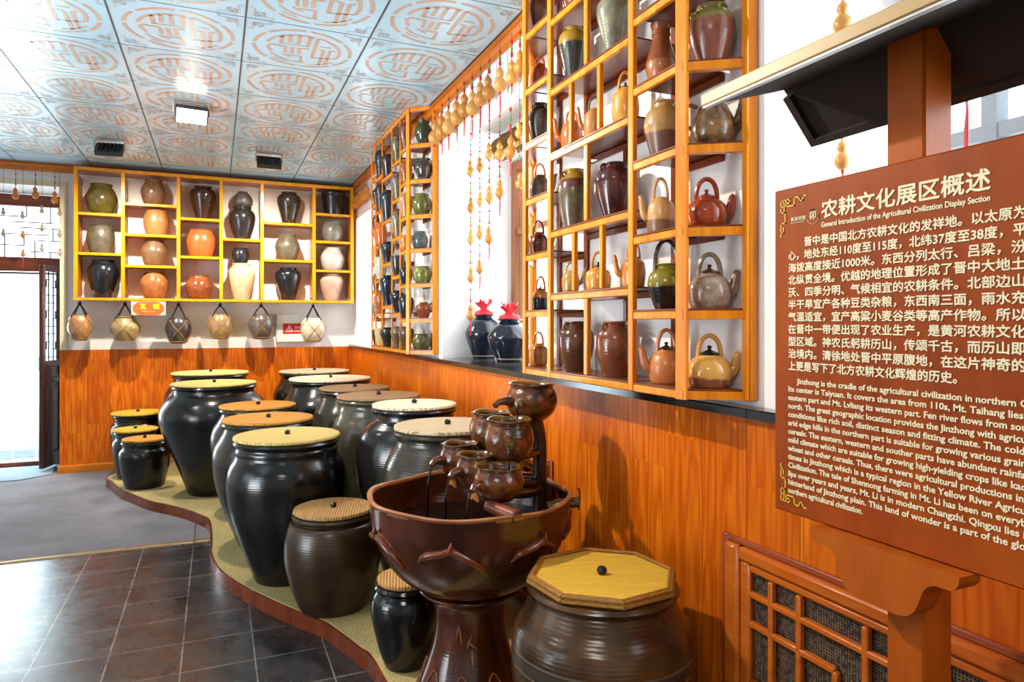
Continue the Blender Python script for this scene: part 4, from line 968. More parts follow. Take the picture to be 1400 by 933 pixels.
d5 = [(551.5, 170, 9, 'jar', BR, 'brown jar'), (551.5, 222, 9, 'jug', ((122, 66, 30), (160, 92, 44)), 'orange brown jug'), (551, 267, 10, 'jar', ((142, 98, 64), (176, 128, 88)), 'tan jar'), (551.5, 323, 8, 'squat', ORG, 'small orange jar'), (553, 366, 10, 'jar', BK, 'blue black jar'), (553, 404, 11, 'jar', BK, 'round black jar'), (553, 447, 11, 'tall', ((62, 46, 36), (98, 76, 58)), 'brown grey jar')]
for i, (u, vt, hw, kd_, c, d_) in enumerate(d5): fp(4, i, u, vt, hw, kd_, c, d_)
d4 = [(542, 190, 9, 'tall', GRB, 'grey jar'), (541.5, 241, 10, 'tall', ((88, 82, 70), (122, 114, 98)), 'stone grey jar'), (541.5, 292, 10, 'shoulder', ((92, 84, 66), (134, 124, 100)), 'speckled grey jar'), (542, 351, 10, 'bowl', ((38, 36, 36), (64, 60, 58)), 'dark flaring bowl'), (543, 398, 11, 'shoulder', NVY, 'dark blue jar'), (543, 447, 10, 'shoulder', ((78, 66, 52), (116, 100, 78)), 'greyish brown jar')]
for i, (u, vt, hw, kd_, c, d_) in enumerate(d4): fp(3, i, u, vt, hw, kd_, c, d_)
d3 = [(530, 212, 10, 'shoulder', ((34, 32, 32), (60, 56, 52)), 'black brown jar'), (530, 261, 11, 'tall', ((30, 32, 40), (54, 56, 64)), 'tall blue black jar'), (530, 331, 10.5, 'shoulder', ((30, 36, 38), (58, 62, 62)), 'dark slate jar'), (529.5, 377, 11.5, 'shoulder', NVY, 'tall glossy navy jar'), (529, 448, 11.5, 'shoulder', ((22, 30, 26), (44, 54, 48)), 'dark green black jar')]
for i, (u, vt, hw, kd_, c, d_) in enumerate(d3): fp(2, i, u, vt, hw, kd_, c, d_)
d2 = [(518, 208, 8, 'tall', ((26, 30, 36), (52, 58, 64)), 'blue grey jar'), (519, 253, 8, 'tall', ((30, 30, 34), (56, 54, 56)), 'black jar'), (518, 307, 9, 'barrel', ORG, 'orange jar'), (517, 354, 9.5, 'bowl', ((176, 172, 140), (206, 202, 176)), 'whitish bowl'), (517.5, 401, 9.5, 'jar', ((146, 76, 38), (180, 104, 58)), 'orange brown jar')]
for i, (u, vt, hw, kd_, c, d_) in enumerate(d2): fp(1, i, u, vt, hw, kd_, c, d_)
wk = NT('woven_cream_cane'); xx, yy, zz_ = wk.xyz(wk.coords()); ww = wk.math('SINE', wk.math('MULTIPLY', zz_, 2*PI/.012)); wk.bump(ww, .6, .003)
wk.base(wk.mix(wk.ramp(ww, -1, 1), srgb(176, 150, 94), srgb(220, 200, 148)), .6)
fp(1, 5, 517, 449, 8.5, 'bowl', wk.m, 'cream woven basket', name='basket', cat='basket')
d1_ = [(510.8, 262, 5, 'tall', BK, 'small black jar'), (510.8, 297, 5, 'jar', BR, 'small brown jar'), (510.8, 338, 5, 'barrel', OCH, 'small ochre jar'), (510.8, 376, 5, 'jar', GRB, 'small grey jar'), (510.8, 414, 5.5, 'jar', GYG, 'small grey green jar'), (510.8, 450, 6, 'tall', BK, 'small slate black jar')]
for i, (u, vt, hw, kd_, c, d_) in enumerate(d1_): fp(0, i+1, u, vt, hw, kd_, c, d_, rmax=.04, xc=1.244)
# ------------------------------------------------------------------ dried gourds on beaded strings
GM = [plain('dried_gourd', srgb(*c), 0.35, var=.2, scale=40) for c in ((206, 146, 68), (194, 128, 52), (214, 160, 84))]
GMO = plain('orange_gourd', srgb(206, 124, 30), 0.35, var=.2, scale=40); GMP = plain('pale_gourd', srgb(176, 158, 136), 0.5, var=.2, scale=40)
M_RED = plain('red_silk', srgb(190, 30, 34), 0.5); M_GRNB = plain('green_bead', srgb(96, 160, 84), 0.3); M_THR = plain('dark_thread', srgb(96, 80, 66), 0.8)
GPROF = [(.001, 0), (.3, .008), (.72, .08), (.98, .23), (.97, .36), (.70, .50), (.47, .56), (.50, .62), (.62, .70), (.60, .78), (.40, .88), (.20, .94), (.12, 1.0), (.09, 1.03), (.001, 1.035)]
ORD = ['first', 'second', 'third', 'fourth', 'fifth', 'sixth', 'seventh', 'eighth', 'ninth', 'tenth', 'eleventh', 'twelfth', 'thirteenth']
GMESH = {}
def gourd(p, r, label, group, mat, ztop, tassel=0.0, beads=True, slim=1.0):
    """p: centre of the lower bulb; ztop: where its string is tied; tassel: length of the red tail"""
    H = r*2*1.95/slim; z0 = p.z-H*.28
    o = thing('dried_gourd', (p.x, p.y, z0), label, 'gourd', group)
    key = (round(H/r, 3), mat.name)
    if key not in GMESH:
        b = MB().lathe([(a[0], a[1]*H/r) for a in spline([(a, b, 0) for a, b in GPROF], 2)], n=18).build('gourd', mat, o); GMESH[key] = b.data
    else:
        b = bpy.data.objects.new('gourd', GMESH[key]); COL.objects.link(b); b.parent = o
    b.scale = (r, r, r); b.rotation_euler = (random.uniform(-.06, .06), random.uniform(-.06, .06), random.random()*6)
    L = ztop-(z0+H)
    m = MB(); m.cur = 0; m.tube([(0, 0, -.004), (0, 0, H*.98), (.0005, 0, H+L*.5), (0, 0, H+L)], .0016, 5)
    if beads and L > .03:
        for f_, c, s in ((.14, 1, .0075), (.24, 1, .006), (.38, 2, .007), (.50, 2, .0055), (.66, 1, .007)):
            m.cur = c; m.ball((0, 0, H+L*f_), s*min(1.25, max(.7, r/.03)), 8, 1.5)
    if r > .012: m.cur = 1; m.ball((0, 0, -.004), r*.24, 8, 1.0)
    m.build('beaded_string', [M_THR, M_RED, M_GRNB], o)
    if tassel:
        m = MB(); m.tube([(0, 0, -.004), (.001, 0, -tassel*.3), (0, .001, -tassel)], [.002, .0042, .003], 6); m.build('tassel', M_RED, o)
    return o
XG = 1.347
ZTRIM = CEIL-.05
top = [(594, 188.6), (604.4, 181), (613.5, 174), (625, 161.5), (634.6, 151), (645.6, 148.7), (657, 136), (669, 127), (683.7, 116.5), (699.7, 106), (711, 92)]
tails = [0, .10, .10, .10, .11, .13, .12, .13, .13, .05, 0]
for i, (u, v) in enumerate(top):
    p = at_x(u, v, XG); gourd(p, px(9.0, p), 'large dried gourd, %s from the far end of the top row across the big window' % ORD[i], 'top row of gourds across the big window', GM[i % 3], ZTRIM, tails[i])
strs = [(643.5, [235, 284.6, 328, 380, 432]), (656, [229, 276, 321, 368.5]), (669, [212, 271, 327]), (683.2, [212, 264]), (698, [209]), (710.5, [183, 252])]
szs = [5.6, 5.2, 6.2, 6.8, 8.6, 6.0]
for k, (u, vs) in enumerate(strs):
    pz = at_x(u, top[4+k][1], XG).z-.03
    for i, v in enumerate(vs):
        p = at_x(u, v, XG+.03); r = px(szs[k], p)
        gourd(p, r, 'small dried gourd, %s from the top of the %s beaded string in the big window' % (ORD[i], ORD[k]), 'gourds on beaded strings in the big window', GM[(i+k) % 3], pz, .09 if i == len(vs)-1 else 0)
        pz = p.z-r*1.05
# row in the far corner window
for i in range(8):
    y = 7.255-i*.085; p = Vector((XG, y, 2.66)); gourd(p, .034, 'orange dried gourd, %s from the back corner in the narrow far window' % ORD[i], 'gourds across the far corner window', GMO, ZTRIM, 0)
# the second window, behind the sign
for (u, v, r, l, tl_) in ((1152, 34, 14, 'upper dried gourd in the window above the small roof', .0), (1152, 221, 12, 'dried gourd hanging between the small roof and the sign', .1)):
    p = at_x(u, v, 1.45 if v < 100 else 1.53); o = gourd(p, px(r, p), l, 'gourds behind the sign', GM[0], HEADZ+.004, tl_)
m = MB(); q = at_x(1321, 165, 1.45); m.tube([(q.x, q.y, HEADZ), (q.x, q.y, q.z+.07), (q.x, q.y-.002, q.z+.02), (q.x, q.y, q.z-.02), (q.x, q.y, q.z-.12)], [.001, .002, .003, .005, .004], 6); tag(m.build('red_tassel', M_RED), 'red tassel hanging in the window right of the sign post', 'tassel')
# the doorway
YG = 7.552
for i, (u, v) in enumerate(((21.4, 268), (48.6, 267), (75, 273.5))):
    p = at_y(u, v, YG); gourd(p, px(5.2, p), 'orange gourd, %s from the left in the top row over the doorway' % ORD[i], 'gourds over the doorway', GMO, CEIL-.06, 0)
dl = [(4.7, [291, 320]), (31.3, [296, 322.5, 348.5]), (57.2, [289, 313.5, 340.5]), (81.5, [292, 321, 346.5])]
for k, (u, vs) in enumerate(dl):
    pz = at_y(u, 262, YG).z if k != 3 else CEIL-.06
    pz = CEIL-.06
    for i, v in enumerate(vs):
        p = at_y(u, v, YG); gourd(p, px(3.4, p), 'small gourd, %s from the top of the %s string across the doorway' % (ORD[i], ORD[k]), 'gourds over the doorway', GMO if (k == 1 and i) else GMP, pz, .10 if (k, i) in ((1, 2),) else 0, beads=False); pz = p.z-.02

# ------------------------------------------------------------------ wine jars on the sill, rolled blind
def winejar(u, vb, vt, hw, label, x=1.66):
    p = at_x(u, vb, x); R = px(hw, p); H = at_x(u, vt, x).z-SILLZ
    o = thing('wine_jar', (x, p.y, SILLZ), label, 'jar', 'wine jars on the window sill')
    prof = spline([(.56*R, 0, 0), (.60*R, .03*H, 0), (.62*R, .06*H, 0), (.84*R, .3*H, 0), (R, .53*H, 0), (.97*R, .64*H, 0), (.72*R, .83*H, 0), (.46*R, .93*H, 0), (.42*R, .96*H, 0), (.56*R, .985*H, 0), (.58*R, H, 0), (.5*R, H, 0), (.36*R, .95*H, 0)], 4)
    MB().lathe([(q[0], q[1]) for q in prof], n=40).build('body', glaze(NVY[0], (28, 34, 46), rough=.1, band=((.012, .020, (150, 140, 124)),)), o)
    def ruf(r, z, a): w_ = max(0, (z-H-.035)/.05); return r*(1+.22*w_*math.cos(6*a+u)*(1+.5*math.cos(2*a))), z+.014*w_*math.cos(3*a+u)+.008*w_*math.cos(11*a)
    m = MB(); m.lathe([(.46*R, H-.002), (.50*R, H+.006), (.46*R, H+.022), (.24*R, H+.034), (.15*R, H+.040), (.20*R, H+.054), (.27*R, H+.07), (.36*R, H+.088), (.34*R, H+.089), (.22*R, H+.068), (.12*R, H+.045), (.001, H+.04)], n=56, mod=ruf)
    c = m.build('cloth_cover', plain('red_cloth', srgb(196, 24, 34), 0.6, var=.15), o)
    MB().tube([(.17*R*math.cos(2*PI*i/16), .17*R*math.sin(2*PI*i/16), H+.040) for i in range(17)], .003, 6).build('tie', M_RED, c)
winejar(661.5, 488, 431, 25.5, 'black glazed wine jar with red cloth, farther one on the window sill')
winejar(696.5, 494, 437, 30, 'black glazed wine jar with red cloth, nearer one beside the lattice shelf')
t = thing('rolled_blind', (1.56, 3.30, 2.455), 'brown rolled bamboo blind under the head of the big window', 'blind')
m = MB(); m.tube([(0, .47, 0), (0, -.45, 0)], .068, 20); m.build('roll', varnish('bamboo_slats', (74, 52, 26), (104, 78, 42), .9, 'y', 60, 0.0, 0.1), t)
m = MB(); m.tube([(-.045, .47, -.052), (-.045, -.45, -.052)], .012, 8); m.build('hem_bar', plain('ochre_hem', srgb(176, 136, 70), .6), t)
m = MB()
for y in (.35, -.3): m.tube([(.069*math.cos(2*PI*i/24), y, .069*math.sin(2*PI*i/24)) for i in range(25)], .004, 6); m.tube([(0, y, .068), (0, y, HEADZ-2.455)], .004, 6)
m.build('cord', ROPE, t)

# ------------------------------------------------------------------ ceiling floodlights
M_LB = plain('black_lamp_housing', srgb(40, 44, 46), 0.4); em = NT('lit_lamp_face'); em.b.inputs['Emission Color'].default_value = (1, .95, .82, 1); em.b.inputs['Emission Strength'].default_value = 9
em.base((.9, .9, .88, 1), .4); M_LM = plain('grey_bracket', srgb(150, 154, 156), 0.4, 0.3)
def flood(x, y, aim, label, wdt=.2):
    t = thing('floodlight', (x, y, CEIL-.001), label, 'lamp', 'floodlights under the ceiling')
    d = Vector((aim[0]-x, aim[1]-y, aim[2]-(CEIL-.09))).normalized(); s = d.cross(Vector((0, 0, 1))).normalized(); u_ = s.cross(d); c = Vector((0, 0, -.085))
    def quadbox(a0, a1, w_, h_): return [c+d*a+s*i*w_/2+u_*j*h_/2 for a in (a0, a1) for j in (-1, 1) for i in (-1, 1)]
    fc = [(0, 2, 3, 1), (4, 5, 7, 6), (0, 1, 5, 4), (2, 6, 7, 3), (0, 4, 6, 2), (1, 3, 7, 5)]
    m = MB(); m.fix = True; m.add(quadbox(-.02, .02, wdt, .115), fc); h = m.build('housing', M_LB, t, False)
    m = MB(); m.fix = True
    for k in range(6): m.add([p+s*(k-2.5)*wdt/7 for p in quadbox(-.036, -.0205, .006, .09)], fc)
    m.build('cooling_fins', M_LB, h, False)
    m = MB(); m.fix = True; m.add(quadbox(.0205, .024, wdt*.92, .10), fc); m.build('lamp_face', em.m, t, False)
    m = MB()
    for i in (-1, 1): q = c+s*i*(wdt/2+.008); m.tube([q, (q.x, q.y, -.012)], .006, 6)
    q = s*(wdt/2+.008); m.bar((q.x, q.y, -.008), (-q.x, -q.y, -.008), .03, .008); m.build('bracket', M_LM, t)
flood(-.787, 6.37, (-.62, 7.55, 1.85), 'black floodlight on the ceiling, left one aimed at the yellow shelf')
flood(.427, 6.33, (.40, 7.55, 1.85), 'black floodlight on the ceiling, right one aimed at the yellow shelf')
flood(-.15, 5.09, (.1, 3.0, .9), 'white glowing floodlight on the ceiling facing into the room')
flood(-1.6, 2.25, (1.3, 2.6, 1.25), 'floodlight on the ceiling aimed at the near lattice shelf')
flood(-1.5, 4.5, (1.3, 5.1, 1.6), 'floodlight on the ceiling aimed at the far lattice shelf')

# ------------------------------------------------------------------ lettering
def text_part(items, name, mat, parent, xf, bold=0.0, depth=0.0008, res=3, heavy=0.0):
    """items: (string, along, up, size, width or None); joined to one mesh; xf maps (a, b, h) to the parent's space"""
    vs, fs = [], []
    for s, a, b, size, wd in items:
        cu = bpy.data.curves.new('t', 'FONT'); cu.body = s; cu.size = 1.0; cu.offset = bold; cu.extrude = 0.5; cu.resolution_u = res
        o = bpy.data.objects.new('t', cu); COL.objects.link(o)
        dg = bpy.context.evaluated_depsgraph_get(); me = bpy.data.meshes.new_from_object(o.evaluated_get(dg))
        sx = size
        if wd: mx = max(v.co.x for v in me.vertices); sx = wd/mx
        for q, (ox, oy) in enumerate(((0, 0),) if not heavy else ((-1, -.5), (1, .5), (0, 1), (0, -1))):
            k = len(vs); vs += [xf(a+v.co.x*sx+ox*heavy*size, b+v.co.y*size+oy*heavy*size, (v.co.z+.5)*(depth+q*.00004)) for v in me.vertices]; fs += [tuple(i+k for i in p.vertices) for p in me.polygons]
        bpy.data.objects.remove(o); bpy.data.curves.remove(cu); bpy.data.meshes.remove(me)
    m = MB(); m.add(vs, fs); return m.build(name, mat, parent, False)
def poly_part(lines, name, mat, parent, xf, wd, depth=.0008):
    """flat strokes of one width"""
    m = MB(); m.fix = True
    for P in lines:
        for i in range(len(P)-1):
            a, b = Vector(P[i]), Vector(P[i+1]); d = (b-a).normalized(); n_ = Vector((-d.y, d.x))*wd/2; a2, b2 = a-d*wd/2, b+d*wd/2
            q = [a2+n_, a2-n_, b2-n_, b2+n_]; m.add([xf(p.x, p.y, .0001) for p in q]+[xf(p.x, p.y, depth) for p in q], [(0, 1, 2, 3), (7, 6, 5, 4), (0, 4, 5, 1), (1, 5, 6, 2), (2, 6, 7, 3), (3, 7, 4, 0)])
    return m.build(name, mat, parent, False)

# ------------------------------------------------------------------ the roofed sign
X0 = 1.08
XB = X0-.018                                              # face of the board
M_SB = varnish('red_brown_board_stain', (128, 46, 0), (164, 74, 6), 0.45, 'z', 7, 0.0, 0.2)
M_SP = varnish('sign_post_wood', (146, 64, 10), (182, 90, 20), 0.42, 'z', 10, 0.0, 0.2)
M_CRM = plain('cream_paint', srgb(238, 226, 190), 0.5, var=.03); M_GOLD = plain('gold_paint', srgb(222, 180, 44), 0.4, var=.05)
k_ = XB
YB0, YB1 = 1.021*k_, .492*k_; ZB0, ZB1 = CZ-.361*k_, CZ+.257*k_
ys = .7483*X0
sg = thing('sign_board', (X0, ys, 0), 'roofed brown wooden sign with cream Chinese and English text in the right foreground', 'sign')
S0 = Vector((X0, ys, 0))
def L3(x, y, z): return Vector((x, y, z))-S0
m = MB(); m.bevel_box(XB-X0, -.002, YB1-ys, YB0-ys, ZB0, ZB1, .003); bd = m.build('board', M_SB, sg)
wp = .071; m = MB(); m.bevel_box(0, wp, .713*X0-ys, .713*X0+wp-ys, .0, CZ+.475*X0, .004); m.build('post', M_SP, sg)
m = MB(); m.bevel_box(-.10, wp+.10, .713*X0-.06-ys, .713*X0+wp+.06-ys, 0.001, .05, .006); m.build('foot', M_SP, sg)
# scalloped bracket under the board
c = ys; hw_ = (.8887-.6274)/2*X0; yc_ = (.8887+.6274)/2*X0
half = [(hw_, ZB0-.001), (hw_*.99, ZB0-.012), (hw_*.93, ZB0-.024), (hw_*.82, ZB0-.026), (hw_*.70, ZB0-.028), (hw_*.60, ZB0-.040), (hw_*.53, ZB0-.066), (hw_*.46, ZB0-.084), (hw_*.36, ZB0-.094), (hw_*.24, ZB0-.097)]
half = [half[0]]+[tuple(p[:2]) for p in spline([(a, b, 0) for a, b in half[1:]], 3)]
out_ = [(yc_+a-ys, b) for a, b in half]+[(yc_-a-ys, b) for a, b in half[::-1]]
m = MB(); m.prism(out_, 'x', -.052, -.0015); m.build('bracket', M_SP, sg, False)
# roof: two unequal slopes with a beige eave board and a dark underside
ye, yn = 1.112, .50
M_BEI = plain('beige_roof_edge', srgb(188, 152, 96), 0.4, var=.04); M_UND = plain('dark_underside', srgb(40, 31, 28), 0.9); M_RTOP = plain('grey_roof_top', srgb(90, 92, 96), 0.6)
EL, RG, ER = (.918, CZ+.441), (1.112, CZ+.497), (1.203, CZ+.392)
def slope(a, b, t0, t1, y0, y1):
    m = MB(); d = Vector((b[0]-a[0], b[1]-a[1])).normalized(); n_ = Vector((-d.y, d.x))
    if n_.y < 0: n_ = -n_
    P = [(a[0]+n_.x*t0-X0, a[1]+n_.y*t0), (b[0]+n_.x*t0-X0, b[1]+n_.y*t0), (b[0]+n_.x*t1-X0, b[1]+n_.y*t1), (a[0]+n_.x*t1-X0, a[1]+n_.y*t1)]
    return m.prism(P, 'y', y0-ys, y1-ys)
slope(EL, RG, 0, .006, yn+.004, ye-.004).build('roof_underside', M_UND, sg, False)
slope(EL, RG, .0065, .016, yn, ye).build('roof_board', M_RTOP, sg, False)
m = MB(); m.bevel_box(EL[0]-.014-X0, EL[0]-X0-.0005, yn-.01-ys, ye+.012-ys, EL[1]-.002, EL[1]+.024, .003); m.build('eave_board', M_BEI, sg)
m = MB(); m.box(EL[0]-.012-X0, EL[0]-.001-X0, yn-.005-ys, ye+.008-ys, EL[1]-.0055, EL[1]-.0022); m.build('eave_lip', plain('painted_lip_highlight', srgb(214, 220, 222), .3), sg, False)  # the lip's white colour stands in for the highlight under the eave
slope(ER, RG, 0, .008, yn+.004, ye-.004).build('roof_underside', M_UND, sg, False)
slope(ER, (RG[0]-.004, RG[1]+.005), .0085, .020, yn, ye).build('roof_board', M_RTOP, sg, False)
dl_ = (Vector(RG)-Vector(ER)).normalized(); nn_ = Vector((-dl_.y, dl_.x)); nn_ = nn_ if nn_.x < 0 else -nn_; nn_ = Vector((-abs(nn_.x), -abs(nn_.y)))
for (p0, p1) in (((0, ye-.014), (0, ye)), ):                # battens framing the dark slope
    a, b = Vector(ER), Vector(RG)-dl_*.014; P = [(a.x-X0, a.y), (b.x-X0, b.y), (b.x+nn_.x*.012-X0, b.y+nn_.y*.012), (a.x+nn_.x*.012-X0, a.y+nn_.y*.012)]
    MB().prism(P, 'y', ye-.018-ys, ye-.0005-ys).build('verge_batten', M_UND, sg, False); MB().prism(P, 'y', yn-ys, yn+.018-ys).build('verge_batten', M_UND, sg, False)
    a = Vector(ER); b = a+dl_*.016; P = [(a.x-X0, a.y), (b.x-X0, b.y), (b.x+nn_.x*.012-X0, b.y+nn_.y*.012), (a.x+nn_.x*.012-X0, a.y+nn_.y*.012)]
    MB().prism(P, 'y', yn+.0185-ys, ye-.0185-ys).build('eave_batten', M_UND, sg, False)
# writing: a runs to the reader's right (towards -y), b upwards, h off the face
def SX(a, b, h): return (XB-.0003-h-X0, YB0-a*k_-ys, CZ+b*k_)
ad = .01955
zh = ['　　晋中是中国北方农耕文化的发祥地。以太原为中', '心，地处东经110度至115度，北纬37度至38度，平均', '海拨高度接近1000米。东西分列太行、吕梁，汾河', '北纵贯全境。优越的地理位置形成了晋中大地土壤', '沃、四季分明、气候相宜的农耕条件。北部边山丘', '半干旱宜产各种豆类杂粮，东西南三面，雨水充沛', '气温适宜，宜产高粱小麦谷类等高产作物。所以早', '在晋中一带便出现了农业生产，是黄河农耕文化典', '型区域。神农氏躬耕历山，传颂千古，而历山即长', '治境内。清徐地处晋中平原腹地，在这片神奇的土', '上更是写下了北方农耕文化辉煌的历史。']
text_part([(s, .036, .1508-.02312*i-.0072, .0186, (ad*22.3 if i not in (10,) else None)) for i, s in enumerate(zh)], 'chinese_text', M_CRM, bd, SX, 0, heavy=.025)
en = ['     Jinzhong is the cradle of the agricultural civilization in northern China.', 'Its center is Taiyuan. It covers the area from 110s, Mt. Taihang lies in its', 'eastern part and Mt. Lvliang its western part. Fen river flows from south to', 'north. The great geographic location provides the Jinzhong with agricultural', 'conditions like rich soil, distinct season and fitting climate. The cold semi', 'arid edge hills in the northern part is suitable for growing various grains and', 'cereals. The eastern, western and souther parts have abundant rainfall and', 'mild climate which are suitable for growing high-yielding crops like kaoliang,', 'wheat and other cereals. Thus, there were agricultural productions in early', 'times in Jinzhong which is a typical region in the Yellow River Agricultural', 'Civilization. The tale of Shennong farming in Mt. Li has been on everybody\'s', 'lips over years and years, Mt. Li is in modern Changzhi. Qingxu lies in the', 'hinterland of Jinzhong plain. This land of wonder is a part of the glorious', 'northern agricultural civilization.']
text_part([(s.strip(), .036+(.022 if i == 0 else 0), -.109-.01605*i-.0045, .0142, (.447-(.022 if i == 0 else 0) if i < 13 else .163)) for i, s in enumerate(en)], 'english_text', M_CRM, bd, SX, .022, res=2)
text_part([('农耕文化展区概述', .113, .2034-.0125, .0340, .293)], 'title', M_CRM, bd, SX, 0, res=6, heavy=.022)
text_part([('General Introduction of the Agricultural Civilization Display Section', .113, .1765-.004, .0128, .293)], 'subtitle', M_CRM, bd, SX, .022)
text_part([('寶源老醋', .042, .1955-.003, .0085, .036)], 'emblem_lettering', M_CRM, bd, SX, .0)
ce = (.0945, .1945)
arc_ = lambda r, a, b: [(ce[0]+r*math.cos(math.radians(a+(b-a)*i/16)), ce[1]+r*math.sin(math.radians(a+(b-a)*i/16))) for i in range(17)]
poly_part([[(p*k_/k_, q) for p, q in arc_(.0135, 50, 130)], arc_(.0135, -20, 20), arc_(.0135, 200, 338)], 'emblem_ring', M_CRM, bd, SX, .0012)
text_part([('卯', ce[0]-.0085, ce[1]-.004, .017, None)], 'emblem_mark', M_CRM, bd, SX, .01)
poly_part([[(.042, .1885), (.076, .1885)]], 'emblem_rule', M_CRM, bd, SX, .0007)
fret = [[(0, 0), (.014, 0), (.014, -.014), (0, -.014), (0, 0)], [(0, -.014), (0, -.028), (.007, -.028), (.007, -.014)], [(.014, 0), (.028, 0), (.028, -.007), (.007, -.007), (.007, -.028)], [(.028, -.007), (.040, -.007), (.040, .006), (.048, .006), (.048, -.002), (.058, -.002), (.058, .006), (.064, .006)], [(.007, -.028), (.007, -.040), (-.006, -.040)]]
fr = [[(0, 0), (.013, 0), (.013, -.013), (0, -.013), (0, 0)], [(.0065, -.007), (.0065, 0)], [(0, -.013), (0, -.024), (.008, -.024), (.008, -.007), (.022, -.007), (.022, .0), (.013, 0)], [(.013, -.013), (.033, -.013), (.033, .001), (.045, .001), (.045, -.007), (.053, -.007), (.053, .001), (.060, .001)], [(.0085, -.024), (.0105, -.024), (.0105, -.044), (0, -.044), (0, -.062), (.006, -.062), (.006, -.052)], [(.0, -.062), (0, -.070)]]
WB_, HB_ = (YB0-YB1)/k_, .618
for sx, sy in ((0, 0), (1, 0), (0, 1), (1, 1)):
    f_ = lambda p: ((WB_-.018-p[0]) if sx else .018+p[0], (-.361+.020-p[1]) if sy else (.257-.022+p[1]))
    poly_part([[f_(p) for p in P] for P in fr], 'corner_fret', M_GOLD, bd, SX, .0026)

# ------------------------------------------------------------------ lattice panels let into the wainscot
M_MESH = NT('woven_dark_mesh'); o_ = M_MESH.coords(); mx, my, mz = M_MESH.xyz(o_)
d_ = lines2(M_MESH, my, mz, 0, 0, .0075, .0022); M_MESH.base(M_MESH.mix(M_MESH.math('MULTIPLY', d_, M_MESH.ramp(M_MESH.noise(o_, 90), .35, .6)), srgb(18, 13, 10), srgb(120, 90, 58)), .8)
M_SCR = varnish('screen_wood', (164, 76, 14), (200, 108, 32), .3, 'y', 18, .1)
M_RDT = plain('red_brown_edging', srgb(146, 66, 36), .4)
def radiator_panel(y1, wdt, label, ztop=.816, zb=.10):
    """y1: far edge; runs towards the camera"""
    t = thing('lattice_screen', (XWOOD, y1, zb), label, 'panel', 'lattice screens let into the wainscot'); H = ztop-zb
    B = lambda m, a, b, z0, z1, x0, x1, bv=.003: m.bevel_box(-x1, -x0, -b, -a, z0, z1, bv)
    def ring(m, o, w_, tp, x0, x1, bv):
        B(m, o, o+w_, 0, H-tp, x0, x1, bv); B(m, wdt-o-w_, wdt-o, 0, H-tp, x0, x1, bv); B(m, o+w_, wdt-o-w_, H-tp-w_*.66, H-tp, x0, x1-.0005, bv); B(m, o+w_, wdt-o-w_, 0, w_, x0, x1-.0005, bv)
    m = MB(); ring(m, 0, .026, 0, .0008, .012, .003); m.build('edging', M_RDT, t)
    m = MB(); ring(m, .0262, .056, .0175, .001, .030, .008); m.build('frame', M_SCR, t)
    m = MB(); ring(m, .0825, .037, .055, .001, .022, .007); m.build('moulding', M_SCR, t)
    a0, a1, c0, c1 = .1195, wdt-.1195, .037, H-.0795
    m = MB(); m.box(-.0040, -.0012, -a1, -a0, c0, c1); m.build('mesh_cloth', M_MESH.m, t, False)
    m = MB(); D = dict(x0=.0045, x1=.024, bv=.004); g = .0085; W = a1-a0
    V = [a0+.078, a0+.172, a0+.364, a1-.364, a1-.172, a1-.078]
    for v in V: B(m, v-g, v+g, c0, c1, **D)
    D2 = dict(x0=.0046, x1=.0235, bv=.004); D3 = dict(x0=.0047, x1=.023, bv=.004); r1, r2, r3 = c1-.059, c1-.140, c1-.300
    B(m, a0, a1, r1-g, r1+g, **D2); B(m, a0, a1, r3-g, r3+g, **D2); B(m, a0, a1, c0+.08-g, c0+.08+g, **D2)
    for lo, hi, e in ((a0, a0+.281, a0+.281), (a1-.281, a1, a1-.281)):
        B(m, lo, hi, r2-g, r2+g, **D2); B(m, e-g, e+g, r3, r2, **D3)
    m.build('lattice', M_SCR, t)
radiator_panel(1.58, 1.14, 'wooden lattice screen with dark woven mesh in the wainscot behind the sign post')
radiator_panel(3.66, .98, 'lattice screen in the wainscot mostly hidden behind the fountain and vats')

# ------------------------------------------------------------------ things on the back wall and the floor
p = at_y(203.2, 422, YF-.012); t = thing('name_board', (p.x, p.y, p.z), 'small red and orange name board with yellow characters under the yellow shelf', 'sign')
w2, h2 = px(23.5, p), px(10.5, p)
MB().bevel_box(-w2, w2, -.005, .005, -h2, h2, .002).build('board', plain('pale_pink_board', srgb(238, 196, 176), .4, var=.03), t)
hx8 = [(-w2*.93, 0), (-w2*.9, h2*.4), (-w2*.68, h2*.85), (-w2*.55, h2*.97), (w2*.55, h2*.97), (w2*.68, h2*.85), (w2*.9, h2*.4), (w2*.93, 0)]
hx8 = hx8+[(a, -b) for a, b in hx8[-2:0:-1]]
m = MB(); m.prism(hx8, 'y', -.0065, -.0052); m.build('plaque', plain('orange_red_plaque', srgb(228, 92, 34), .4, var=.08, scale=6), t, False)
TX_ = lambda a, b, h: (a, -.0067-h, b)
text_part([('瓦', -w2*.52, -h2*.02, h2*.86, None), ('罐', w2*.26, -h2*.02, h2*.86, None)], 'characters', plain('yellow_paint', srgb(250, 214, 20), .4, var=.02), t, TX_, 0, heavy=.03)
poly_part([[(-w2*.35, -h2*.45), (w2*.35, -h2*.45)]], 'underline', plain('pale_orange_paint', srgb(250, 180, 110), .4), t, TX_, h2*.08)
m = MB()
for s in (-1, 1): m.tube([(s*w2*.8, 0, h2*.9), (s*w2*.8, .006, zb_-.026-p.z)], .0015, 5)
m.build('hanger', ROPED, t)
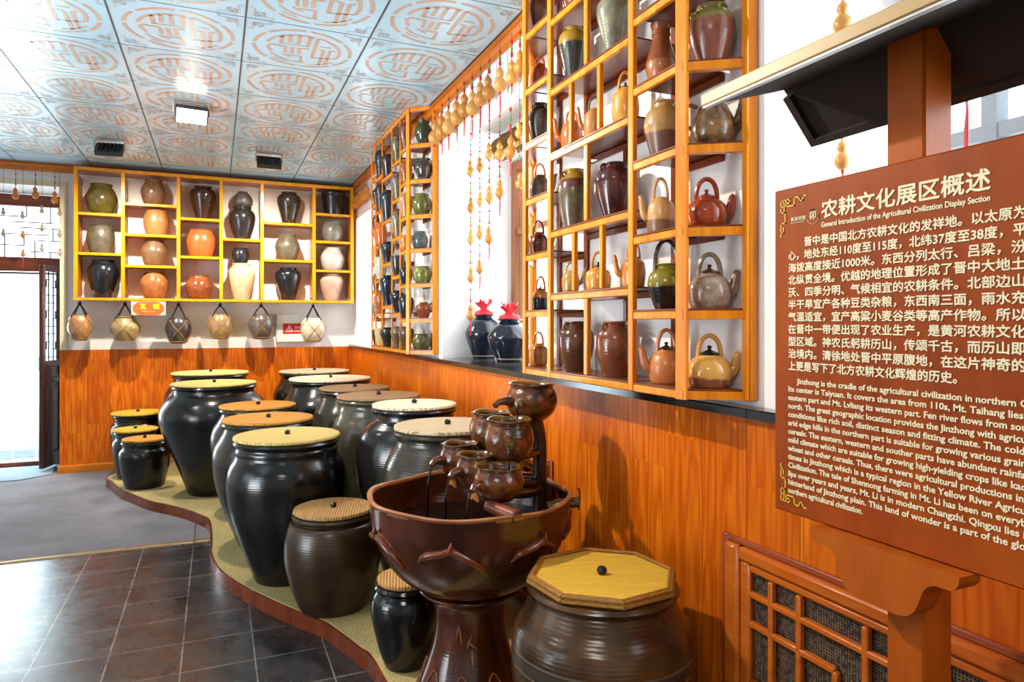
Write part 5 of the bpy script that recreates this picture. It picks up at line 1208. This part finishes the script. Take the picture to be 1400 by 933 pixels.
a, b = at_y(377, 429, YBACK), at_y(429, 468, YBACK)
t = thing('meter_box', (a.x, YBACK-.0005, b.z), 'white metal cabinet with a red warning label on the back wall', 'cabinet'); W2, H2 = b.x-a.x+.03, a.z-b.z
MB().bevel_box(0, W2, -.05, 0, 0, H2, .004).build('body', plain('white_enamel', srgb(226, 230, 226), .35, var=.02), t)
m = MB(); m.bevel_box(.008, W2-.008, -.056, -.0505, .008, H2-.008, .002); m.build('door', plain('white_enamel_door', srgb(220, 226, 222), .35, var=.02), t)
l0, l1, k0, k1 = W2*.16, W2*.84, H2*.30, H2*.66
m = MB(); m.box(l0, l1, -.0575, -.0562, k0, k1); lb = m.build('warning_label', plain('red_label', srgb(206, 24, 28), .4, var=.03), t, False)
TL = lambda a_, b_, h_: (l0+a_, -.0577-h_, k0+b_); hl = k1-k0
M_WL = plain('white_print', srgb(240, 234, 232), .5, var=.02)
poly_part([[(hl*.28, hl*.22), (hl*.60, hl*.82), (hl*.92, hl*.22), (hl*.28, hl*.22)], [(hl*.66, hl*.66), (hl*.52, hl*.45), (hl*.68, hl*.45), (hl*.56, hl*.28)]], 'warning_triangle', M_WL, lb, TL, hl*.06)
text_part([('有电危险', hl*1.05, hl*.48, hl*.3, None), ('DANGER', hl*1.05, hl*.2, hl*.2, hl*1.1)], 'label_print', M_WL, lb, TL, .01)
# cable and clip on the carpet
m = MB(); q = [at_z(264.5, 744, .013), at_z(265.5, 733, .012), at_z(267, 718, .012), at_z(272, 715.5, .014), at_z(277, 714, .014)]
t = thing('floor_cable', tuple(q[1]), 'thin grey cable lying on the carpet at the platform edge', 'cable'); m.tube([p_-q[1] for p_ in [Vector(a) for a in spline([tuple(z) for z in q], 4)]], .0035, 6); m.build('cable', plain('grey_cable', srgb(70, 66, 62), .5), t)
e = q[-1]-q[1]; MB().bevel_box(e.x-.02, e.x+.03, e.y-.012, e.y+.02, -.005, .016, .004).build('plug', plain('pale_plug', srgb(190, 186, 170), .4), t)
